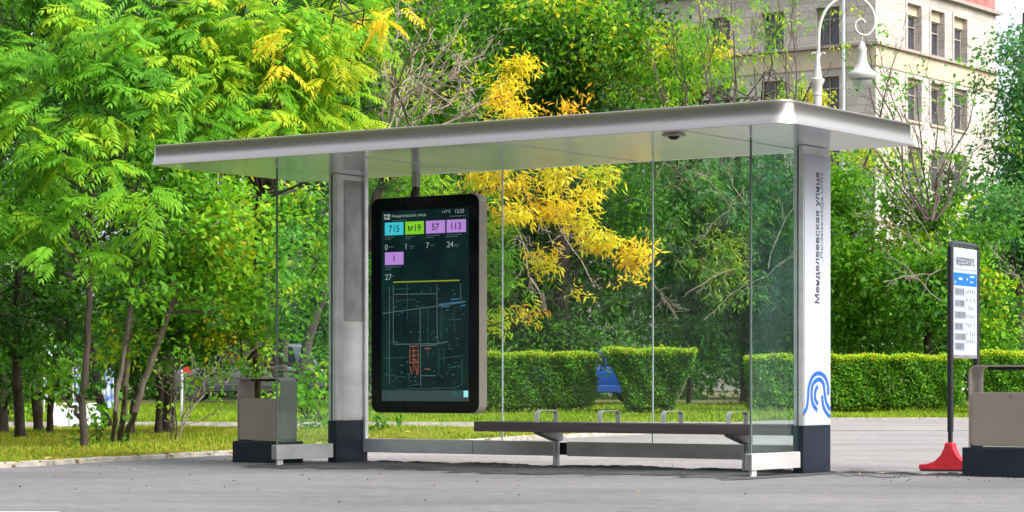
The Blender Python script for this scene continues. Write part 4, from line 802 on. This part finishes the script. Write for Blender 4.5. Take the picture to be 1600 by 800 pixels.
def wr(txt, px, py, hpx, **k): q = sp(px, py); ms.append(text_mesh(txt, (q[0], -.006, q[2]), AX, BX, height=hpx * 23 / F, **k))
wr('Менделеевская улица', 613, 340, 6.2); wr('+17°C', 691, 333.5, 6.5); wr('12:35', 712, 333, 8.5)
for txt, px, py in (('0', 602, 391), ('1', 634.5, 389.5), ('7', 666.5, 388), ('24', 698.8, 386.5), ('27', 602.5, 437.5)): wr(txt, px, py, 13)
merge('writing', ms, ew, dsp)
bar_ = MB(); bg_ = MB()
def dash(mb, px0, px1, py, h=1.1, d=.006):
    a, b_ = sp(px0, py), sp(px1, py); hh = h * 23 / F / 2; zc = a[2]; mb.add([(a[0], -d, zc - hh), (b_[0], -d, zc - hh), (b_[0], -d, zc + hh), (a[0], -d, zc + hh)], [(0, 1, 2, 3)])
for px0, px1, py in ((613, 636, 345), (703, 728, 338), (602, 617, 371), (602, 612, 374), (634, 649, 370), (634, 642, 373), (666, 688, 368.5), (666, 678, 371.5), (698, 722, 367), (698, 716, 370), (608, 616, 386), (640, 648, 385), (641, 645, 388), (673, 679, 383.5), (710, 718, 382), (710, 716, 385), (602, 627, 417.5), (602, 612, 421), (612, 616, 432)): dash(bar_, px0, px1, py)
bar_.build('small_print', egr, dsp, recalc=False)
lg = MB()
for (a0, b0, a1, b1) in ((600.5, 335, 605, 338), (606, 334.5, 610, 339), (601, 339, 603, 343.5), (604, 340, 610, 343.5)):
    p, q = sp(a0, b1), sp(a1, b0); lg.add([(p[0], -.006, p[2]), (q[0], -.006, p[2]), (q[0], -.006, q[2]), (p[0], -.006, q[2])], [(0, 1, 2, 3)])
lg.build('emblem', ew, dsp, recalc=False)
yl = MB(); dash(yl, 615, 719, 441, 2.0); yl.build('map_edge', ey, dsp, recalc=False)
def mapl(name, segs, m, wpx=1.2, d=.006):
    mb = MB()
    for (xa, ya, xb, yb) in segs:
        a, b_ = np.array(sp(xa, ya)), np.array(sp(xb, yb)); dd = b_ - a; dd /= np.linalg.norm(dd) + 1e-9; nn = np.array([-dd[2], 0, dd[0]]) * wpx * 23 / F / 2; off = np.array([0, -d, 0])
        mb.add([a + nn + off, b_ + nn + off, b_ - nn + off, a - nn + off], [(0, 1, 2, 3)])
    return mb.build(name, m, dsp, recalc=False)
mapl('map_roads', [(615, 446, 615, 538), (609, 448, 609, 600), (683, 444, 684, 538), (657, 480, 658, 603), (616, 538, 684, 537), (617, 460, 682, 459), (720, 443, 721, 470), (684, 537, 700, 534), (658, 587, 682, 587), (598, 490, 640, 484), (640, 484, 722, 473), (658, 540, 684, 539)], egr, 1.3)
mapl('map_lanes', [(612, 452, 640, 451), (620, 470, 650, 468), (637, 440, 637, 500), (669, 480, 669, 560), (605, 500, 605, 590), (690, 560, 722, 556), (722, 560, 723, 600), (723, 600, 712, 606), (712, 606, 620, 608), (640, 603, 655, 600), (690, 480, 690, 530), (700, 500, 722, 498), (710, 480, 711, 520), (600, 560, 636, 558), (686, 545, 686, 585), (686, 585, 694, 590), (694, 545, 694, 570), (700, 575, 720, 571), (600, 585, 636, 590), (640, 585, 640, 600)], et, 1.0, .005)
mb_ = MB()
for k in range(120):
    x, y = rng.uniform(606, 724), rng.uniform(448, 600); dash(mb_, x, x + rng.uniform(1, 4.5), y, rng.uniform(.8, 2.6), .0045)
mb_.build('map_buildings', et, dsp, recalc=False)['kind'] = 'stuff'
mapl('map_campus', [(640, 541, 654, 541), (641, 545, 641, 565), (654, 545, 654, 585), (644, 548, 651, 548), (643, 556, 652, 555), (640, 567, 655, 566), (647, 543, 647, 580), (641, 572, 644, 585), (650, 570, 652, 586), (644, 562, 651, 562), (664, 545, 674, 544), (664, 577, 672, 576)], er, 1.6)
mapl('map_water', [(686, 476, 700, 474), (700, 474, 728, 471), (690, 479, 702, 479), (705, 468, 718, 467), (720, 478, 728, 477)], eb, 2.2)
fb = MB(); dash(fb, 597, 733, 618, 17, .004); fb.build('footer', emi('screen_footer', (.03, .05, .055), .3), dsp, recalc=False)
ft_ = MB(); dash(ft_, 642, 662, 616, 1.6); dash(ft_, 665, 676, 616, 1.6); dash(ft_, 705, 722, 615.5, 6); dash(ft_, 614, 623, 616, 2); dash(ft_, 608, 612, 616, 5); ft_.build('footer_text', et, dsp, recalc=False)
q0, q1 = sp(725, 620.5), sp(732, 610.5); flat('page_tile', q0[0], q1[0], q0[2], q1[2], .006, emi('screen_pale', (.25, .62, .65), .4), dsp)

# ------------------------------------------------------------------ bench
ubl, ubr = u_of(740, -.02), .12
bn = empty('bench', wpos((ubl + ubr) / 2, .2), -TH, 'long dark plank bench with four small metal hoops inside the shelter', 'bench')
um = (ubl + ubr) / 2; bx = lambda u: um - u; by = lambda v: v - .2
ztop = z_of(663, .75, -.02)
for i, (a, b_) in enumerate(((-.02, .115), (.123, .255), (.263, .39))):
    if i == 0: seat = MB().box((bx(ubl), by(a), ztop - .088), (bx(ubr), by(b_), ztop)).build('seat', M['bench_wood'], bn, bevel=.005)
    else: MB().box((bx(ubl), by(a), ztop - .05), (bx(ubr), by(b_), ztop)).build('plank', M['bench_wood'], seat, bevel=.005)
for px in (839, 937, 1036, 1138):
    u = u_of(px, .03); vs_ = []; pth = [(.03, 0), (.03, .075), (.05, .095), (.08, .105), (.29, .105), (.32, .095), (.335, .075), (.335, 0)]
    mb = MB(); hwid = .022; th_ = .006
    for i, (v, z) in enumerate(pth):
        a = np.array(pth[min(i + 1, len(pth) - 1)]) - np.array(pth[max(i - 1, 0)]); a /= np.linalg.norm(a); nn = np.array([-a[1], a[0]]) * th_ / 2
        for s1 in (1, -1):
            for s2 in (-1, 1): vs_.append((bx(u) + s2 * hwid, by(v + s1 * nn[0]), ztop + z + s1 * nn[1]))
    fs_ = []
    for i in range(len(pth) - 1):
        o_ = i * 4
        for a, b_ in ((0, 1), (1, 3), (3, 2), (2, 0)): fs_.append((o_ + a, o_ + b_, o_ + 4 + b_, o_ + 4 + a))
    mb.add(vs_, fs_).build('hoop', M['steel'], bn)
for px in (869, 1165):
    u = u_of(px, .35)
    lg_ = MB().tube([(bx(u) - .017, by(.35), -.01), (bx(u) - .017, by(.35), ztop - .16)], .016, 10).tube([(bx(u) + .02, by(.35), -.01), (bx(u) + .02, by(.35), ztop - .16)], .016, 10).build('leg', M['steel'], bn, smooth=True)
    MB().prism([(.05, ztop - .09), (.40, ztop - .09), (.40, ztop - .17), (.33, ztop - .175), (.09, ztop - .115), (.05, ztop - .10)], (bx(u) - .045, by(0), 0), (0, 1, 0), (0, 0, 1), (.09, 0, 0)).build('bracket', M['steel_dark'], lg_, bevel=.004, seg=1)

# ------------------------------------------------------------------ litter bins
def make_bin():
    e = empty('litter_bin', (0, 0, 0), -TH); W, D, H, b0 = .60, .26, .905, .235; x0 = .045
    MB().box((0, 0, 0), (.69, .34, b0)).build('plinth', M['navy'], e, bevel=.006)
    # the shell: a band bent into an upside down U
    op = rrect(x0, b0 - .2, x0 + W, H, .065, 7); ip = rrect(x0 + .014, b0 - .2, x0 + W - .014, H - .014, .052, 7)
    op = [(x, max(z, b0 + .001)) for x, z in op]; ip = [(x, max(z, b0 + .001)) for x, z in ip]; n_ = len(op); y0, y1 = .03, .03 + D
    vs_ = [(x, y0, z) for x, z in op] + [(x, y0, z) for x, z in ip] + [(x, y1, z) for x, z in op] + [(x, y1, z) for x, z in ip]; fs_ = []
    top = n_
    for i in range(n_):
        j = (i + 1) % n_
        if op[i][1] <= b0 + .002 and op[j][1] <= b0 + .002: continue
        fs_ += [(i, j, n_ + j, n_ + i), (2 * n_ + j, 2 * n_ + i, 3 * n_ + i, 3 * n_ + j), (i, 2 * n_ + i, 2 * n_ + j, j), (n_ + j, 3 * n_ + j, 3 * n_ + i, n_ + i)]
    MB().add(vs_, fs_).build('shell', M['bin_brown'], e, smooth=True)
    fp = MB()
    fp.prism(rrect(x0 + .018, b0 + .012, x0 + W - .018, .685, .03, 5), (0, y0 + .004, 0), (1, 0, 0), (0, 0, 1), (0, .014, 0)).build('front_door', M['bin_brown'], e, bevel=.003, seg=1)
    MB().prism(rrect(x0 + .018, b0 + .012, x0 + W - .018, .685, .03, 5), (0, y1 - .018, 0), (1, 0, 0), (0, 0, 1), (0, .014, 0)).build('back_door', M['bin_brown'], e)
    MB().box((x0 + .02, y0 + .03, b0 + .02), (x0 + W - .02, y1 - .03, .60)).build('liner', M['rubber'], e)
    MB().box((x0 + .16, y0 + .03, H - .040), (x0 + W - .10, y1 - .05, H - .0145)).build('ashtray', M['rubber'], e)
    MB().tube([(x0 + W * .62, y0 + .0035, .655), (x0 + W * .62, y0 - .002, .655)], .011, 12).build('lock', M['steel_dark'], e)
    return e
b1 = make_bin(); b1.location = ((1503 - 800) / F * gy(745.5), gy(745.5), .008)
tag(b1, 'brown metal litter bin on black plinth beside the bus stop sign', 'litter bin', 'litter bins at the bus stop')
b2 = copy_tree(b1); b2.location = ((363 - 800) / F * 23.65, 23.65, 0); b2.scale = (.905, .905, .905)
b2['label'] = 'brown metal litter bin on black plinth behind the left glass panel'

# ------------------------------------------------------------------ bus stop sign
pA = np.array([(1485 - 800) / F * 21.2, 21.2]); dS = np.array([.331, .56]); dS /= np.linalg.norm(dS); WS = .65
sg = empty('bus_stop_sign', (pA[0], pA[1], .008), math.atan2(dS[1], dS[0]), 'portable white and blue bus stop sign on black poles with red feet', 'sign')
zT = HC + 218 * 21.2 / F - .008; zB = HC + 44 * 21.2 / F - .008
# local x runs along the sign from the near pole to the far one; local +y is the side that faces left
for i, x in enumerate((0, WS)):
    po = MB().tube([(x, 0, .17), (x, 0, .34)], .021, 12).tube([(x, 0, .34), (x, 0, zT - .03)], .027, 14).build('pole', M['black'], sg, smooth=True)
    pr = [(-.27, 0), (.27, 0), (.27, .045), (.20, .05), (.13, .075), (.075, .125), (.042, .19), (.032, .235), (-.032, .235), (-.042, .19), (-.075, .125), (-.13, .075), (-.20, .05), (-.27, .045)]
    MB().prism(pr, (x - .05, 0, .012), (0, 1, 0), (0, 0, 1), (.10, 0, 0)).build('foot', M['red'], po, bevel=.008)
    MB().box((x - .052, -.255, 0), (x + .052, .255, .014)).build('foot_pad', M['rubber'], po)
MB().tube(smooth_path([(0, 0, zT - .05), (.012, 0, zT - .02), (.04, 0, zT), (.2, 0, zT + .003), (WS - .2, 0, zT + .003), (WS - .04, 0, zT), (WS - .012, 0, zT - .02), (WS, 0, zT - .05)], 3), .022, 8).build('top_bar', M['black'], sg, smooth=True)
MB().box((.02, -.014, zB - .03), (WS - .02, .014, zB)).build('bottom_bar', M['steel_dark'], sg)
pn = MB().box((.026, -.012, zB), (WS - .026, .012, zT - .03)).build('sign_panel', M['paper'], sg)
def zrow(py): return HC + (HY - py) * 21.45 / F - .008
def sq(name, x0, x1, y0, y1, m, d, par=pn): return MB().box((x0, -.0125, zrow(y1)), (x1, -.0125 - d, zrow(y0))).build(name, m, par)
# the printed side faces -y, towards the road
hd = sq('header_plate', .07, WS - .06, 396, 421, M['paper'], .003)
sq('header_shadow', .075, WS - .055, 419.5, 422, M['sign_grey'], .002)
AXs = (1, 0, 0); BXs = (0, 0, 1)
text('lettering', 'МЕНДЕЛЕЕВСКАЯ УЛ.', (.10, -.0175, zrow(414.5)), AXs, (0, 0, 2.1), M['text_grey'], hd, width=WS - .2, bold=.02)
bb = sq('header_band', .05, WS - .04, 427, 446.5, M['sign_blue'], .002)
mm = MB()
for x0, x1, y0, y1 in ((.16, .25, 434, 438), (.36, .39, 434, 438), (.44, .55, 430, 433), (.44, .52, 439, 441), (.06, .09, 440, 444)): mm.box((x0, -.0148, zrow(y1)), (x1, -.0162, zrow(y0)))
mm.build('band_text', M['paper'], bb)
rw = MB(); rt = MB()
for i, py in enumerate((456, 474, 492, 510, 526, 541)):
    rw.box((.07, -.0125, zrow(py + 6.5)), (.32, -.0145, zrow(py - 6)))
    for k in range(rnd.randint(4, 7)):
        x0 = .085 + k * .036; rt.box((x0, -.0148, zrow(py + 5)), (x0 + rnd.uniform(.018, .030), -.0158, zrow(py - 4.5)))
for k in range(5):
    for j in range(7):
        x0 = .37 + k * .045; py = 455 + j * 13 + rnd.uniform(-1, 1)
        if rnd.random() < .75: rt.box((x0, -.0128, zrow(py + rnd.uniform(2, 4))), (x0 + .012, -.0138, zrow(py - 2)))
rw.build('timetable_row', M['sign_grey'], pn); rt.build('timetable_text', M['text_grey'], pn)
ln = MB().box((.345, -.0126, zrow(552)), (.349, -.0138, zrow(448))).build('timetable_rule', M['sign_grey'], pn)

# ------------------------------------------------------------------ street lamp
YL = 50.0; s_ = YL / F
def lp(px, py, dy=0): q = at(px, py, YL); return np.array([q[0] - lb[0], dy, q[2]])
lb = at(1277.5, 598, YL); lb[2] = 0
la = empty('street_lamp', (lb[0], lb[1], 0), 0, 'ornate white street lamp with a curled arm and hanging bell lantern', 'street lamp')
zp = lambda py: HC + (HY - py) * s_
po = MB().lathe([(.20, 0), (.20, .5), (.15, .6), (.11, .75), (.085, 1.2), (.085, zp(150)), (.10, zp(149)), (.10, zp(146)), (.085, zp(145)), (.095, zp(134)), (.14, zp(127)), (.145, zp(124)), (.10, zp(122)), (.085, zp(118)), (.05, zp(98)), (.042, zp(88)), (.03, zp(84)), (.03, zp(80))], (0, 0, 0), 20).build('pole', M['lamp_white'], la, smooth=True)
arm = smooth_path([lp(1279, 86), lp(1279, 62), lp(1281, 40), lp(1289, 18), lp(1304, 2), lp(1325, -6), lp(1346, -2), lp(1361, 12), lp(1367, 30), lp(1364, 46), lp(1354, 55), lp(1342, 52), lp(1336, 42), lp(1339, 33), lp(1347, 30), lp(1352, 36)], 5)
MB().tube(arm, list(np.linspace(.036, .022, len(arm))), 10).build('arm', M['lamp_white'], la, smooth=True)
f = MB()
for sgn in (-1, 1): f.tube(smooth_path([lp(1279 + sgn * 1, 90), lp(1279 + sgn * 4, 84), lp(1279 + sgn * 8, 82), lp(1279 + sgn * 11, 85)], 4), .013, 6)
f.build('scroll', M['lamp_white'], po, smooth=True)
cx = lp(1347, 60)[0]
ln_ = MB().lathe([(.012, zp(52)), (.012, zp(64)), (.05, zp(67)), (.075, zp(73)), (.095, zp(76)), (.095, zp(79)), (.085, zp(81)), (.095, zp(92)), (.12, zp(100)), (.19, zp(109)), (.275, zp(113)), (.30, zp(116)), (.295, zp(119)), (.25, zp(123)), (.2, zp(123.5))], (cx, 0, 0), 28).build('lantern', M['lamp_white'], la, smooth=True)
MB().lathe([(.205, zp(123)), (.20, zp(129)), (.16, zp(136)), (.09, zp(140)), (.001, zp(141))], (cx, 0, 0), 24).build('glass_bowl', M['lamp_glass'], ln_, smooth=True)

# ------------------------------------------------------------------ cars and things glimpsed behind the trunks
def car(label, loc, rz, paint, lower, Lc=4.5, Hc=1.6, suv=True):
    e = empty('parked_car', loc, rz, label, 'car'); Wc = 1.8; h = Lc / 2
    pr = [(-h, .42), (-h + .02, .80), (-h + .12, .92), (-h + 1.05, 1.02), (h - .25, 1.04), (h - .04, .95), (h, .55), (h - .05, .40), (-h + .1, .36)]
    MB().prism(pr, (0, -Wc / 2, 0), (1, 0, 0), (0, 0, 1), (0, Wc, 0)).build('body', paint, e, bevel=.06, seg=3, smooth=True)
    ca = [(-h + 1.0, 1.0), (-h + 1.75, Hc - .08), (-h + 2.0, Hc), (h - .75, Hc - .02), (h - .5, Hc - .12), (h - .15, 1.02)]
    cb_ = MB().prism(ca, (0, -Wc / 2 + .1, 0), (1, 0, 0), (0, 0, 1), (0, Wc - .2, 0)).build('cabin', paint, e, bevel=.08, seg=3, smooth=True)
    gm = M['car_glass']
    for sy in (-1, 1):
        y = sy * (Wc / 2 - .1)
        for pl in ([(-h + 1.25, 1.06), (-h + 1.82, Hc - .14), (-h + 2.35, Hc - .11), (-h + 2.35, 1.06)], [(-h + 2.42, 1.06), (-h + 2.42, Hc - .11), (h - .95, Hc - .12), (h - .8, 1.06)]):
            MB().prism(pl, (0, y + sy * .004, 0), (1, 0, 0), (0, 0, 1), (0, sy * .006, 0)).build('window', gm, cb_)
    MB().prism([(-h + .02, .30), (h - .02, .30), (h + .02, .50), (h - 1.2, .52), (-h + 1.2, .52), (-h - .02, .5)], (0, -Wc / 2 - .015, 0), (1, 0, 0), (0, 0, 1), (0, Wc + .03, 0)).build('sill', lower, e, bevel=.03)
    for sx in (-h + .86, h - .86):
        for sy in (-1, 1):
            y = sy * (Wc / 2 - .10)
            wh = MB().tube([(sx, y - .11, .35), (sx, y + .11, .35)], .35, 28).build('wheel', M['rubber'], e, bevel=.03)
            MB().tube([(sx, y + sy * .09, .35), (sx, y + sy * .118, .35)], .17, 20).build('rim', lower, wh)
            pa = [(sx + .44 * math.cos(t), .35 + .44 * math.sin(t)) for t in np.linspace(-.15, math.pi + .15, 16)] + [(sx + .37 * math.cos(t), .35 + .37 * math.sin(t)) for t in np.linspace(math.pi + .15, -.15, 16)]
            MB().prism(pa, (0, sy * (Wc / 2 - .05), 0), (1, 0, 0), (0, 0, 1), (0, sy * .075, 0)).build('wheel_arch', lower, e)
    for sy in (-1, 1):
        MB().box((-h - .012, sy * .72 - .14, .72), (-h + .1, sy * .72 + .14, .86)).build('headlight', M['lamp_white'], e, bevel=.02)
        MB().box((h - .1, sy * .76 - .1, .75), (h + .012, sy * .76 + .1, .95)).build('tail_light', M['red'], e, bevel=.02)
    return e
M['car_glass'] = mat('car_window', (.02, .025, .03), .06, spec=.6); silver = mat('silver_paint', (.13, .14, .16), .3, .5, coat=.4); darkp = mat('dark_cladding', (.03, .034, .042), .35, coat=.3); bluep = mat('blue_paint', (.012, .10, .50), .25, .1, coat=.6)
Yc_ = 72; car('silver car with dark lower body parked behind the trees, seen left of the litter bin', ((385 - 800) / F * Yc_, Yc_, ter(0, Yc_) - .02), R(4), silver, darkp, 4.6, 1.72)
Yc_ = 70; car('blue car parked behind the gap between two clipped hedges', ((922 - 800) / F * Yc_, Yc_, ter(0, Yc_) - .02), R(3), bluep, bluep, 4.0, 1.5)
for i, (a, b_, lab) in enumerate(((77, 106.5, 'white concrete block at the left end of the pair by the path'), (107.5, 152, 'wider white concrete block behind the slim kerbside tree'))):
    Y = gy(667); xa, xb = (a - 800) / F * Y, (b_ - 800) / F * Y
    tag(MB().box((xa, Y, 0), (xb, Y + .4, 37 * Y / F)).build('concrete_block', M['conc'], bevel=.02), lab, 'concrete block', 'white concrete blocks by the path')
bw = mat('banner_cloth', (.015, .10, .42), .7, noise=.1, nscale=3, col2=(.70, .75, .82), stretch=(2.5, 2.5, 1.3), detail=1)
for px, wpx, y0, y1, lab in ((80, 18, 540, 626, 'blue and white banner leftmost of three behind the trunks'), (121, 10, 560, 634, 'narrow blue and white banner behind the slim kerbside tree'), (170, 16, 575, 642, 'blue and white banner behind the slanting stems')):
    Y = 58; e = empty('banner', tuple(np.array([(px - 800) / F * Y, Y, ter(0, Y) - .02])), 0, lab, 'banner', 'blue and white banners behind the trees')
    hw = wpx * Y / F / 2; g0 = ter(0, Y) - .02
    MB().tube([(-hw - .03, 0, 0), (-hw - .03, 0, HC + (HY - y0) * Y / F - g0 + .1)], .02, 8).build('pole', M['lamp_white'], e)
    z0, z1 = max(.15, HC + (HY - y1) * Y / F - g0), HC + (HY - y0) * Y / F - g0
    vs_ = []; nf = 10
    for d in (0, .006):
        for i in range(nf + 1):
            for z in (z0, z1): vs_.append((-hw + 2 * hw * i / nf, .03 * math.sin(i * 1.1 + z) + d, z))
    k2 = 2 * (nf + 1); fs_ = []
    for i in range(nf): a = 2 * i; fs_ += [(a, a + 2, a + 3, a + 1), (k2 + a, k2 + a + 1, k2 + a + 3, k2 + a + 2), (a, k2 + a, k2 + a + 2, a + 2), (a + 1, a + 3, k2 + a + 3, k2 + a + 1)]
    fs_ += [(0, 1, k2 + 1, k2), (2 * nf, k2 + 2 * nf, k2 + 2 * nf + 1, 2 * nf + 1)]
    MB().add(vs_, fs_).build('cloth', bw, e)
Y = 52; g0 = ter(0, Y); e = empty('red_sign', ((284 - 800) / F * Y, Y, g0), 0, 'small red panel on a pale post left of the silver car', 'sign')
MB().tube([(0, 0, 0), (0, 0, 1.15)], .03, 8).build('post', M['lamp_white'], e)
MB().prism([(0, .98), (.20, .97), (.18, 1.07), (.08, 1.11), (0, 1.08)], (.03, -.01, 0), (1, 0, 0), (0, 0, 1), (0, .02, 0)).build('panel', M['red'], e)
print('LEAVES', NB['n'])
